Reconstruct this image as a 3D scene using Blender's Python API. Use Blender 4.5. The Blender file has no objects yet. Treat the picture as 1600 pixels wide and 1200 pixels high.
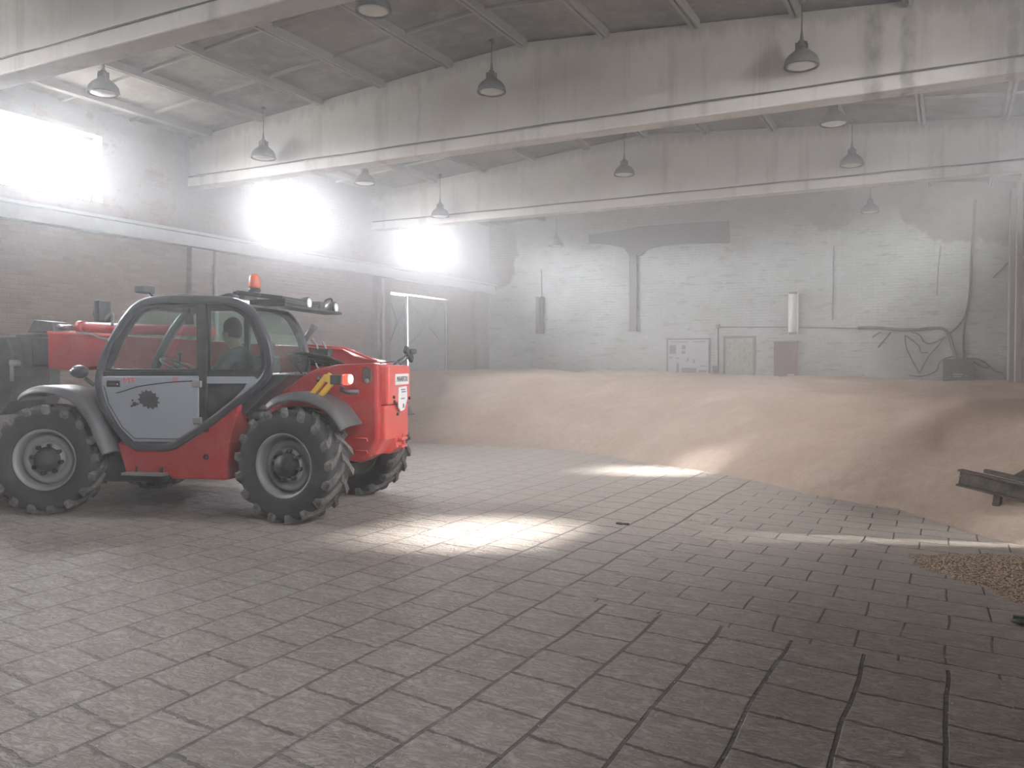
import bpy, bmesh, math, random
from mathutils import Vector, Matrix, noise
random.seed(7)
sc = bpy.context.scene
COL = sc.collection
PI = math.pi

# ------------------------------------------------------------------ camera, world, sun, exposure
F_PX = 1313.0
YAW, PITCH = math.radians(27.55), math.radians(-1.31)
CAM = Vector((0, 0, 1.6))
cd = bpy.data.cameras.new('camera'); cam = bpy.data.objects.new('camera', cd); COL.objects.link(cam)
cd.sensor_width = 36; cd.lens = F_PX / 1600 * 36; cd.clip_start = .05; cd.clip_end = 300
cam.location = CAM; cam.rotation_euler = (math.radians(90) + PITCH, 0, YAW)
sc.camera = cam

SKY_STRENGTH = 130.0
SUN_STRENGTH = 46.0
w = bpy.data.worlds.new('sky'); sc.world = w; w.use_nodes = True
wn = w.node_tree.nodes; wl = w.node_tree.links
bg = wn['Background']; bg.inputs['Strength'].default_value = SKY_STRENGTH
tc = wn.new('ShaderNodeTexCoord'); sx = wn.new('ShaderNodeSeparateXYZ'); wl.new(tc.outputs['Generated'], sx.inputs[0])
cr = wn.new('ShaderNodeValToRGB'); wl.new(sx.outputs['Z'], cr.inputs[0]); wl.new(cr.outputs[0], bg.inputs['Color'])
e = cr.color_ramp.elements
e[0].position = 0.0; e[0].color = (.20, .20, .19, 1)         # ground outside
e[1].position = 0.01; e[1].color = (.96, .96, .975, 1)        # bright hazy sky
sd = bpy.data.lights.new('sun', 'SUN'); sun = bpy.data.objects.new('sun', sd); COL.objects.link(sun)
sd.energy = SUN_STRENGTH; sd.angle = .13; sd.color = (1, .97, .92)
sun.rotation_euler = Vector((-1.12, -.36, -1)).to_track_quat('-Z', 'Y').to_euler()
sun.location = (12, 10, 14)
sc.view_settings.view_transform = 'Standard'; sc.view_settings.look = 'None'
sc.view_settings.gamma = 1; sc.view_settings.use_curve_mapping = False
sc.view_settings.exposure = 0.27
cy = sc.cycles
cy.max_bounces = 8; cy.diffuse_bounces = 5; cy.glossy_bounces = 3; cy.transmission_bounces = 6
cy.volume_bounces = 2; cy.transparent_max_bounces = 12
cy.caustics_reflective = False; cy.caustics_refractive = False
cy.use_denoising = True; cy.sample_clamp_indirect = 20; cy.sample_clamp_direct = 0
cy.use_adaptive_sampling = False

# room measures (metres). +Y runs along the left wall, +X across the hall
XL, XR, YB, YF = -13.3, 1.45, 23.9, -6.0
WT = .45
RIDGE = -5.94
def roof_z(x): return 6.50 - .08 * abs(x - RIDGE)
WIN_Z0, WIN_Z1 = 4.46, 5.62
WIN_L = [(2.3, 4.3), (8.0, 9.87), (13.55, 15.45), (19.1, 21.02)]
WIN_R = [(1.3, 3.0), (8.0, 9.45), (13.5, 14.5), (20.0, 21.9)]
for side, wins in ((XL, WIN_L), (XR, WIN_R)):
    for y0, y1 in wins:
        ld = bpy.data.lights.new('window_daylight', 'AREA'); ld.shape = 'RECTANGLE'
        ld.size = y1 - y0; ld.size_y = WIN_Z1 - WIN_Z0; ld.cycles.is_portal = True
        lo = bpy.data.objects.new('window_daylight', ld); COL.objects.link(lo)
        s = 1 if side == XL else -1
        lo.matrix_world = Matrix.LocRotScale(Vector((side - s * (WT - .02), (y0 + y1) / 2, (WIN_Z0 + WIN_Z1) / 2)),
                                             Vector((s, 0, 0)).to_track_quat('-Z', 'Z'), None)

def at(px, py, Y):
    """photo pixel (1600x1200) -> point on the plane y = Y"""
    fw = Vector((-math.sin(YAW) * math.cos(PITCH), math.cos(YAW) * math.cos(PITCH), math.sin(PITCH)))
    rt = Vector((math.cos(YAW), math.sin(YAW), 0)); up = rt.cross(fw)
    r = fw + rt * ((px - 800) / F_PX) - up * ((py - 600) / F_PX)
    return Vector((0, 0, 1.6)) + r * (Y / r.y)      # measured from the spot where the photo was taken

# ------------------------------------------------------------------ materials
MATS = {}
class NT:
    def __init__(s, name):
        s.m = bpy.data.materials.new(name); s.m.use_nodes = True
        s.n = s.m.node_tree.nodes; s.l = s.m.node_tree.links
        s.b = s.n['Principled BSDF']; s.out = s.n['Material Output']
        MATS[name] = s.m
    def new(s, t, **kw):
        x = s.n.new(t)
        for k, v in kw.items(): setattr(x, k, v)
        return x
    def set(s, node, **kw):
        for k, v in kw.items():
            i = node.inputs[k.replace('_', ' ')] if k.replace('_', ' ') in node.inputs else node.inputs[k]
            if hasattr(v, 'is_output') or isinstance(v, bpy.types.NodeSocket): s.l.new(v, i)
            else: i.default_value = v
    def pos(s):
        return s.new('ShaderNodeNewGeometry').outputs['Position']
    def obj(s):
        return s.new('ShaderNodeTexCoord').outputs['Object']
    def mapping(s, v, loc=(0,0,0), rot=(0,0,0), scale=(1,1,1)):
        m = s.new('ShaderNodeMapping'); s.l.new(v, m.inputs[0])
        m.inputs['Location'].default_value = loc; m.inputs['Rotation'].default_value = rot; m.inputs['Scale'].default_value = scale
        return m.outputs[0]
    def noise(s, v, scale=5, detail=4, rough=.6, dist=0):
        x = s.new('ShaderNodeTexNoise'); s.l.new(v, x.inputs['Vector'])
        x.inputs['Scale'].default_value = scale; x.inputs['Detail'].default_value = detail
        x.inputs['Roughness'].default_value = rough; x.inputs['Distortion'].default_value = dist
        return x.outputs['Fac']
    def ramp(s, f, stops):
        x = s.new('ShaderNodeValToRGB'); s.l.new(f, x.inputs[0])
        el = x.color_ramp.elements
        while len(el) < len(stops): el.new(.5)
        for q, (p, c) in zip(el, stops):
            q.position = p; q.color = (c, c, c, 1) if isinstance(c, (int, float)) else (*c, 1)
        return x.outputs[0]
    def mix(s, f, a, b, mode='MIX'):
        x = s.new('ShaderNodeMix'); x.data_type = 'RGBA'; x.blend_type = mode
        for i, v in ((0, f), (6, a), (7, b)):
            if isinstance(v, bpy.types.NodeSocket): s.l.new(v, x.inputs[i])
            elif i == 0: x.inputs[0].default_value = v
            else: x.inputs[i].default_value = (*v, 1)
        return x.outputs[2]
    def math(s, op, a, b=0.0, c=0.0, clamp=False):
        x = s.new('ShaderNodeMath'); x.operation = op; x.use_clamp = clamp
        for i, v in enumerate((a, b, c)):
            if isinstance(v, bpy.types.NodeSocket): s.l.new(v, x.inputs[i])
            else: x.inputs[i].default_value = v
        return x.outputs[0]
    def xyz(s, v):
        x = s.new('ShaderNodeSeparateXYZ'); s.l.new(v, x.inputs[0]); return x.outputs
    def comb(s, x, y, z=0.0):
        c = s.new('ShaderNodeCombineXYZ')
        for i, v in enumerate((x, y, z)):
            if isinstance(v, bpy.types.NodeSocket): s.l.new(v, c.inputs[i])
            else: c.inputs[i].default_value = v
        return c.outputs[0]
    def bump(s, h, strength=.5, dist=.01, prev=None):
        x = s.new('ShaderNodeBump'); s.l.new(h, x.inputs['Height'])
        x.inputs['Strength'].default_value = strength; x.inputs['Distance'].default_value = dist
        if prev is not None: s.l.new(prev, x.inputs['Normal'])
        s.l.new(x.outputs[0], s.b.inputs['Normal']); return x.outputs[0]
    def smooth(s, v, a, b):
        x = s.new('ShaderNodeMapRange'); x.interpolation_type = 'SMOOTHSTEP'
        s.l.new(v, x.inputs[0]); x.inputs[1].default_value = a; x.inputs[2].default_value = b
        return x.outputs[0]
    def base(s, c, rough=.8, metal=0, spec=.3):
        if isinstance(c, bpy.types.NodeSocket): s.l.new(c, s.b.inputs['Base Color'])
        else: s.b.inputs['Base Color'].default_value = (*c, 1)
        if isinstance(rough, bpy.types.NodeSocket): s.l.new(rough, s.b.inputs['Roughness'])
        else: s.b.inputs['Roughness'].default_value = rough
        s.b.inputs['Metallic'].default_value = metal
        s.b.inputs['Specular IOR Level'].default_value = spec

def worn(name, col, rough=.5, metal=0, dust=.25, dust_col=(.42, .37, .33), scale=6, spec=.4, emit=None):
    """paint / metal / rubber with a thin uneven coat of grain dust"""
    t = NT(name); v = t.obj()
    n1 = t.noise(v, scale, 5, .65); n2 = t.noise(v, scale * 7, 3, .6)
    f = t.math('MULTIPLY', t.ramp(n1, [(.35, 0.15), (.7, 1.0)]), dust, clamp=True)
    f = t.math('ADD', f, t.math('MULTIPLY', t.ramp(n2, [(.5, 0), (.75, 1)]), dust * .35), clamp=True)
    c = t.mix(f, col, dust_col)
    r = t.math('ADD', t.math('MULTIPLY', f, .5), rough, clamp=True)
    t.base(c, r, metal, spec)
    t.bump(n2, .08, .003)
    if emit: 
        t.b.inputs['Emission Color'].default_value = (*emit[0], 1); t.b.inputs['Emission Strength'].default_value = emit[1]
    return t.m

def mat_floor():
    t = NT('stamped_floor'); p = t.pos(); X, Y, Z = t.xyz(p)
    wob = t.math('MULTIPLY', t.math('SUBTRACT', t.noise(p, .8, 2, .5), .5), .10)
    wob2 = t.math('MULTIPLY', t.math('SUBTRACT', t.noise(p, 14, 5, .65), .5), .06)
    wb = t.math('ADD', wob, wob2)
    Ys = t.math('ADD', t.math('ADD', Y, t.math('MULTIPLY', X, .15)), wb)
    Xs = t.math('ADD', X, t.math('MULTIPLY', wob, -1.0))
    def brick(vec, bw, rh, mort, off=.5):
        b = t.new('ShaderNodeTexBrick'); t.l.new(vec, b.inputs['Vector'])
        b.offset = off
        b.inputs['Scale'].default_value = 1; b.inputs['Mortar Size'].default_value = mort
        b.inputs['Mortar Smooth'].default_value = .35
        b.inputs['Brick Width'].default_value = bw; b.inputs['Row Height'].default_value = rh
        b.inputs['Color1'].default_value = (.0, .0, .0, 1); b.inputs['Color2'].default_value = (1, 1, 1, 1)
        b.inputs['Mortar'].default_value = (.5, .5, .5, 1)
        return b.outputs['Fac'], b.outputs['Color']
    fA, cA = brick(t.comb(Ys, Xs), .395, .405, .013, .42)
    fB, cB = brick(t.comb(Xs, Ys), .47, .335, .008)
    m = t.smooth(Ys, 4.92, 4.94)
    xm = t.smooth(X, -2.3, -2.2)
    m = t.math('MULTIPLY', m, xm)
    joint = t.mix(m, fA, fB); tone = t.mix(m, cA, cB)
    jr = t.math('MULTIPLY', joint, t.ramp(t.noise(p, 3.2, 4, .7), [(.28, .35), (.5, 1.0)]))
    # joints are shallower to the left where the stamping is worn
    fade = t.ramp(t.math('MULTIPLY', X, -.1), [(.05, 1.0), (.45, .5)])
    jr = t.math('MULTIPLY', jr, fade)
    sv = t.mapping(p, rot=(0, 0, .45), scale=(1.2, 3.0, 1))
    s1 = t.noise(sv, 4.2, 6, .62, 1.4)
    rdg = t.math('SUBTRACT', 1.0, t.math('MULTIPLY', t.math('ABSOLUTE', t.math('SUBTRACT', t.noise(sv, 5.5, 3, .55, 1.8), .5)), 9.0), clamp=True)
    slate = t.math('ADD', t.math('MULTIPLY', s1, 1.0), t.math('MULTIPLY', rdg, -.10))
    fine = t.noise(p, 38, 4, .7)
    patch = t.noise(p, .55, 4, .6)
    c = t.mix(t.ramp(patch, [(.35, 0), (.68, 1)]), (.225, .187, .158), (.30, .257, .222))
    c = t.mix(.25, c, t.mix(tone, (.22, .19, .165), (.36, .315, .275)))
    c = t.mix(t.math('MULTIPLY', t.ramp(slate, [(.36, 0), (.60, 1)]), .45), c, (.40, .36, .325))
    c = t.mix(t.math('MULTIPLY', rdg, .42), c, (.11, .088, .075))
    c = t.mix(t.math('MULTIPLY', t.ramp(fine, [(.5, 0), (.7, 1)]), .18), c, (.50, .43, .36))
    # grain dust towards the heap, paled extra to paint the far floor brighter
    dst = t.math('ADD', Y, t.math('MULTIPLY', t.math('SUBTRACT', t.noise(p, .8, 4, .6), .5), 2.5))
    c = t.mix(t.math('MULTIPLY', t.smooth(dst, 4.0, 9.5), .62), c, (.56, .49, .42))
    c = t.mix(t.math('MULTIPLY', jr, .92), c, (.050, .038, .030))
    rough = t.ramp(slate, [(.3, .62), (.7, .45)])
    t.base(c, rough, 0, .35)
    h = t.math('SUBTRACT', t.math('ADD', t.math('MULTIPLY', slate, 1.0), t.math('MULTIPLY', fine, .10)), t.math('MULTIPLY', jr, 1.3))
    t.bump(h, 1.0, .040)
    return t.m

def mat_heap():
    t = NT('grain'); p = t.pos()
    g = t.new('ShaderNodeTexVoronoi'); t.l.new(p, g.inputs['Vector']); g.inputs['Scale'].default_value = 130
    big = t.noise(t.mapping(p, scale=(1, 1, 2)), .9, 5, .6); mid = t.noise(p, 9, 5, .7)
    c = t.mix(t.ramp(big, [(.35, 0), (.65, 1)]), (.46, .335, .26), (.57, .445, .36))
    c = t.mix(t.math('MULTIPLY', t.ramp(mid, [(.4, 0), (.7, 1)]), .5), c, (.36, .25, .18))
    bw = t.new('ShaderNodeRGBToBW'); t.l.new(g.outputs['Color'], bw.inputs[0])
    c = t.mix(t.math('MULTIPLY', bw.outputs[0], .35), c, (.78, .64, .50))
    t.base(c, .85, 0, .2)
    t.bump(t.math('ADD', t.math('MULTIPLY', g.outputs['Distance'], -1.0), t.math('MULTIPLY', mid, 1.6)), .8, .016)
    return t.m

def mat_coarse():
    t = NT('coarse_grain'); p = t.pos()
    g = t.new('ShaderNodeTexVoronoi'); t.l.new(p, g.inputs['Vector']); g.inputs['Scale'].default_value = 75
    bw = t.new('ShaderNodeRGBToBW'); t.l.new(g.outputs['Color'], bw.inputs[0])
    c = t.mix(t.ramp(bw.outputs[0], [(.25, 0), (.7, 1)]), (.17, .115, .075), (.52, .39, .28))
    t.base(c, .85, 0, .2); t.bump(t.math('MULTIPLY', g.outputs['Distance'], -1.0), 1.0, .02); return t.m
mat_coarse()

def brickbump(t, vec, bw=.26, rh=.078, mort=.009):
    b = t.new('ShaderNodeTexBrick'); t.l.new(vec, b.inputs['Vector']); b.inputs['Scale'].default_value = 1
    b.inputs['Mortar Size'].default_value = mort; b.inputs['Mortar Smooth'].default_value = .4
    b.inputs['Brick Width'].default_value = bw; b.inputs['Row Height'].default_value = rh
    b.inputs['Color1'].default_value = (0, 0, 0, 1); b.inputs['Color2'].default_value = (1, 1, 1, 1)
    return b.outputs['Fac'], b.outputs['Color']

def mat_brick_wall():
    t = NT('dusty_brick_wall'); p = t.pos(); X, Y, Z = t.xyz(p)
    fac, tone = brickbump(t, t.comb(Y, Z))
    big = t.noise(p, .35, 5, .6); mid = t.noise(p, 1.7, 6, .7); fine = t.noise(p, 22, 4, .6)
    red = t.mix(tone, (.15, .095, .082), (.22, .15, .13))
    red = t.mix(t.math('MULTIPLY', fac, .45), red, (.20, .18, .17))
    plaster = t.mix(t.ramp(big, [(.35, 0), (.65, 1)]), (.15, .14, .137), (.22, .205, .197))
    # render survives on the upper wall and low down, bare dusty brick between
    up = t.smooth(Z, 3.6, 4.3); low = t.math('SUBTRACT', 1.0, t.smooth(t.math('ADD', Z, t.math('MULTIPLY', mid, .8)), 1.1, 1.7))
    bare = t.math('MULTIPLY', t.ramp(mid, [(.56, 0), (.6, 1)]), t.math('MULTIPLY', up, .7))
    cover = t.math('SUBTRACT', t.math('MAXIMUM', t.math('MULTIPLY', up, .92), t.math('MULTIPLY', low, .8)), bare, clamp=True)
    cover = t.math('MAXIMUM', cover, .32)
    c = t.mix(cover, red, plaster)
    c = t.mix(t.math('MULTIPLY', t.ramp(fine, [(.45, 0), (.7, 1)]), .15), c, (.30, .28, .26))
    t.base(c, .9, 0, .15)
    t.bump(t.math('ADD', t.math('MULTIPLY', fac, t.math('SUBTRACT', -1.1, t.math('MULTIPLY', cover, -1.0))), t.math('MULTIPLY', mid, .5)), .5, .015)
    return t.m

def blob(t, X, Z, cx, cz, rx, rz, nz, soft=.25, amp=.8):
    dx = t.math('DIVIDE', t.math('SUBTRACT', X, cx), rx); dz = t.math('DIVIDE', t.math('SUBTRACT', Z, cz), rz)
    d = t.math('SQRT', t.math('ADD', t.math('MULTIPLY', dx, dx), t.math('MULTIPLY', dz, dz)))
    d = t.math('ADD', d, t.math('MULTIPLY', t.math('SUBTRACT', nz, .5), amp))
    return t.math('SUBTRACT', 1.0, t.smooth(d, 1 - soft, 1 + soft))

def mat_back_wall():
    t = NT('whitewashed_brick_wall'); p = t.pos(); X, Y, Z = t.xyz(p)
    fac, tone = brickbump(t, t.comb(X, Z))
    n = t.noise(p, 1.1, 6, .68); n2 = t.noise(p, 4.0, 5, .6); fine = t.noise(p, 25, 3, .6)
    white = t.mix(t.ramp(n, [(.35, 0), (.65, 1)]), (.36, .37, .355), (.45, .465, .455))
    chips = t.noise(t.mapping(p, scale=(1, 1, 5.5)), 2.2, 7, .75)
    white = t.mix(t.math('MULTIPLY', t.ramp(chips, [(.565, 0), (.60, 1)]), .6), white, (.20, .19, .17))
    bare = t.mix(t.ramp(n2, [(.35, 0), (.65, 1)]), (.16, .14, .12), (.22, .195, .17))
    # whitewash stops in a ragged band below the roof and peels in the upper corners
    top = t.smooth(t.math('ADD', Z, t.math('MULTIPLY', t.math('SUBTRACT', n, .5), 1.1)), 4.95, 5.9)
    m = t.math('MULTIPLY', top, .75)
    m = t.math('MAXIMUM', m, blob(t, X, Z, -13.2, 5.3, 1.0, 1.3, n, .06, .9))
    m = t.math('MAXIMUM', m, t.math('MULTIPLY', blob(t, X, Z, .9, 5.6, 1.9, .95, n, .08, 1.2), .8))
    m = t.math('MAXIMUM', m, t.math('MULTIPLY', blob(t, X, Z, -.9, 5.75, .35, .55, n, .08, .7), .9))
    m = t.math('MAXIMUM', m, t.math('MULTIPLY', blob(t, X, Z, -2.8, 5.55, .62, .38, n2, .2, .8), .8))
    m = t.math('MAXIMUM', m, t.math('MULTIPLY', blob(t, X, Z, -1.0, 1.9, .65, .75, n2, .35, .8), .28))
    c = t.mix(m, white, bare)
    c = t.mix(t.math('MULTIPLY', fac, t.ramp(n2, [(.4, .1), (.7, .45)])), c, (.19, .18, .165))
    t.base(c, .88, 0, .2)
    t.bump(t.math('ADD', t.math('MULTIPLY', fac, -.7), t.math('ADD', t.math('MULTIPLY', n2, .5), t.math('MULTIPLY', m, -.5))), .55, .018)
    return t.m

def mat_concrete(name, c1, c2, streak=.5, axis='X', stain=(.20, .18, .15)):
    t = NT(name); p = t.pos(); X, Y, Z = t.xyz(p)
    big = t.noise(p, .6, 5, .6); mid = t.noise(p, 5, 6, .65)
    c = t.mix(t.ramp(big, [(.3, 0), (.7, 1)]), c1, c2)
    # vertical run marks from leaks in the roof
    st = t.noise(t.mapping(p, scale=(2.6, 2.6, .16)), 1.0, 5, .65)
    top = t.noise(t.mapping(p, scale=(5, 5, .5)), 1.2, 4, .6)
    f = t.math('MULTIPLY', t.ramp(st, [(.53, 0), (.70, 1)]), streak * .8)
    leak = None
    for cx, wd, k in ((-.93, .11, 1.0), (-.52, .09, 1.0), (.62, .05, .7), (-3.6, .03, .35), (-8.7, .05, .5), (-7.9, .03, .4)):
        d = t.math('DIVIDE', t.math('ABSOLUTE', t.math('ADD', t.math('SUBTRACT', X, cx), t.math('MULTIPLY', t.math('SUBTRACT', t.noise(p, 2.2, 4, .7), .5), .25))), wd)
        g_ = t.math('MULTIPLY', t.math('SUBTRACT', 1.0, t.smooth(d, .4, 1.5)), k * .75)
        leak = g_ if leak is None else t.math('MAXIMUM', leak, g_)
    only = t.math('MULTIPLY', t.smooth(Y, 11.0, 11.1), t.math('SUBTRACT', 1.0, t.smooth(Y, 13.0, 13.1)))
    leak = t.math('MULTIPLY', t.math('MULTIPLY', leak, only), t.ramp(t.noise(t.mapping(p, scale=(1, 1, .6)), 4, 5, .7), [(.35, .25), (.6, 1)]))
    f = t.math('MAXIMUM', f, leak)
    # damp band with short drips right under the roof
    rz = t.math('SUBTRACT', 6.50, t.math('MULTIPLY', t.math('ABSOLUTE', t.math('SUBTRACT', X, RIDGE)), .08))
    dn = t.math('ADD', t.math('SUBTRACT', rz, Z), t.math('MULTIPLY', t.math('SUBTRACT', t.noise(t.mapping(p, scale=(4, 4, .5)), 1.6, 5, .7), .5), -.55))
    f = t.math('MAXIMUM', f, t.math('MULTIPLY', t.math('SUBTRACT', 1.0, t.smooth(dn, -.05, .16)), .45))
    c = t.mix(f, c, stain)
    c = t.mix(t.math('MULTIPLY', t.ramp(mid, [(.55, 0), (.75, 1)]), .18), c, stain)
    t.base(c, .88, 0, .2)
    t.bump(t.math('ADD', mid, t.math('MULTIPLY', big, .6)), .35, .012)
    return t.m

def mat_ceiling():
    t = NT('roof_slab_concrete'); p = t.pos()
    big = t.noise(p, .8, 6, .65); mid = t.noise(p, 4, 6, .65)
    c = t.mix(t.ramp(big, [(.38, 0), (.62, 1)]), (.145, .125, .108), (.25, .22, .195))
    c = t.mix(t.math('MULTIPLY', t.ramp(mid, [(.5, 0), (.72, 1)]), .4), c, (.36, .325, .29))
    t.base(c, .9, 0, .2); t.bump(mid, .4, .012); return t.m

def mat_glass(name, tint, trans=.8, rough=.05, dust=.1):
    t = NT(name); t.n.remove(t.b)
    tr = t.new('ShaderNodeBsdfTransparent'); tr.inputs[0].default_value = (*tint, 1)
    gl = t.new('ShaderNodeBsdfGlossy'); gl.inputs['Roughness'].default_value = rough; gl.inputs[0].default_value = (.9, .95, .95, 1)
    df = t.new('ShaderNodeBsdfDiffuse'); df.inputs[0].default_value = (.45, .45, .42, 1)
    fr = t.new('ShaderNodeFresnel'); fr.inputs[0].default_value = 1.5
    m1 = t.new('ShaderNodeMixShader'); m2 = t.new('ShaderNodeMixShader')
    gm = t.new('ShaderNodeNewGeometry'); t.l.new(t.math('MULTIPLY', fr.outputs[0], t.math('SUBTRACT', 1.0, gm.outputs['Backfacing'])), m1.inputs[0]); t.l.new(tr.outputs[0], m1.inputs[1]); t.l.new(gl.outputs[0], m1.inputs[2])
    n = t.noise(t.obj(), 3, 4, .6)
    t.l.new(t.math('MULTIPLY', n, dust * 2), m2.inputs[0]); t.l.new(m1.outputs[0], m2.inputs[1]); t.l.new(df.outputs[0], m2.inputs[2])
    t.l.new(m2.outputs[0], t.out.inputs[0]); return t.m

mat_floor(); mat_heap(); mat_brick_wall(); mat_back_wall(); mat_ceiling()
mat_concrete('beam_concrete', (.46, .42, .375), (.58, .54, .49), .55)
mat_concrete('rib_concrete', (.26, .235, .21), (.36, .325, .295), .4)
mat_concrete('pilaster_concrete', (.30, .285, .275), (.40, .38, .365), .3)
mat_glass('window_glass', (.97, .98, 1.0), dust=.03)
mat_glass('cab_glass', (.91, .985, .965), dust=.05)
mat_glass('sun_diffuser_glass', (.45, .45, .45), dust=.03)  # cloudy pane added to the unseen last right window to scatter its sun
_t = MATS['sun_diffuser_glass'].node_tree
_tl = _t.nodes.new('ShaderNodeBsdfTranslucent'); _tl.inputs[0].default_value = (.8, .82, .82, 1)
_mx = _t.nodes.new('ShaderNodeMixShader'); _mx.inputs[0].default_value = .35
_src = _t.nodes['Material Output'].inputs[0].links[0].from_socket
_t.links.new(_src, _mx.inputs[1]); _t.links.new(_tl.outputs[0], _mx.inputs[2]); _t.links.new(_mx.outputs[0], _t.nodes['Material Output'].inputs[0])
worn('blue_grey_paint', (.24, .26, .275), .6, dust=.4)
worn('gate_metal', (.15, .165, .18), .6, .2, dust=.4)
worn('red_paint', (.42, .016, .015), .32, dust=.16, dust_col=(.55, .33, .30), spec=.5)
worn('light_red_paint', (.66, .07, .055), .35, dust=.22, dust_col=(.6, .42, .38), spec=.5)
worn('tyre_rubber', (.022, .023, .025), .75, dust=.22, dust_col=(.16, .15, .145))
worn('tread_rubber', (.04, .04, .04), .85, dust=.85, dust_col=(.24, .225, .205))
worn('rim_paint', (.29, .29, .29), .4, .4, dust=.5, dust_col=(.38, .36, .34))
worn('hub_black', (.02, .02, .022), .5, dust=.1)
worn('cab_frame_grey', (.038, .042, .050), .28, dust=.06, spec=.6)
worn('fender_grey', (.055, .058, .062), .42, dust=.15, spec=.6)
worn('door_grey', (.33, .36, .40), .38, dust=.12, spec=.5)
worn('black_plastic', (.018, .020, .023), .4, dust=.08)
worn('seal_black', (.014, .016, .018), .35, dust=.1)
worn('boom_grey', (.045, .050, .056), .5, .1, dust=.15)
worn('steel', (.50, .50, .50), .25, .9, dust=.15)
worn('dull_steel', (.30, .29, .28), .5, .6, dust=.4)
worn('rusty_green_steel', (.035, .045, .040), .6, .2, dust=.55, dust_col=(.33, .26, .20), scale=9)
worn('yellow_paint', (.80, .50, .04), .4, dust=.15)
worn('orange_lens', (.55, .12, .05), .2, dust=.12, dust_col=(.8, .5, .4))
worn('white_lamp', (.85, .87, .88), .15, dust=.05)
worn('red_lens', (.85, .05, .03), .2, dust=.02, emit=((1, .08, .05), 1.3))
worn('lit_bulb', (1, .9, .85), .2, dust=0, emit=((1, .80, .76), 9))
worn('white_plate', (.80, .79, .78), .4, dust=.1)
worn('red_letter', (.70, .06, .06), .5, dust=.2, dust_col=(.5, .3, .3))
worn('grey_letter', (.12, .12, .14), .5, dust=.1)
worn('pale_letter', (.45, .50, .50), .5, dust=.1)
worn('enamel_grey', (.085, .080, .074), .55, .1, dust=.35, dust_col=(.25, .22, .19))
worn('frosted_glass', (.62, .58, .53), .3, dust=.4, dust_col=(.35, .31, .27))
worn('plaster_grey', (.13, .125, .12), .9, dust=.3, dust_col=(.2, .19, .18))
worn('duct_grey', (.16, .155, .15), .7, dust=.3, dust_col=(.25, .24, .23))
worn('strip_housing', (.11, .105, .10), .6, dust=.3, dust_col=(.28, .27, .25))
worn('strip_tube', (.80, .80, .76), .4, dust=.2)
worn('board_white', (.37, .38, .39), .5, dust=.2)
worn('board_ink', (.12, .13, .14), .6, dust=.2)
worn('board_frame', (.08, .08, .085), .5, dust=.3)
worn('hydrant_red', (.12, .055, .055), .55, dust=.3, dust_col=(.2, .15, .15))
worn('electric_green', (.060, .085, .085), .5, dust=.25)
worn('cable_brown', (.05, .042, .036), .75, dust=.2)
worn('cable_grey', (.09, .09, .08), .75, dust=.2)
worn('old_mortar', (.27, .28, .23), .9, dust=.5, dust_col=(.50, .50, .44), scale=9)
worn('skin', (.20, .115, .08), .55, dust=0)
worn('dark_jacket', (.030, .026, .030), .85, dust=.12)
worn('dark_trousers', (.03, .035, .05), .85, dust=.15)
worn('hair', (.02, .015, .012), .6, dust=0)
worn('seat_cloth', (.05, .05, .055), .9, dust=.3)
worn('eye_white', (.7, .7, .68), .3, dust=0)
worn('green_rubber', (.03, .07, .05), .5, dust=.2)
M = MATS

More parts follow.
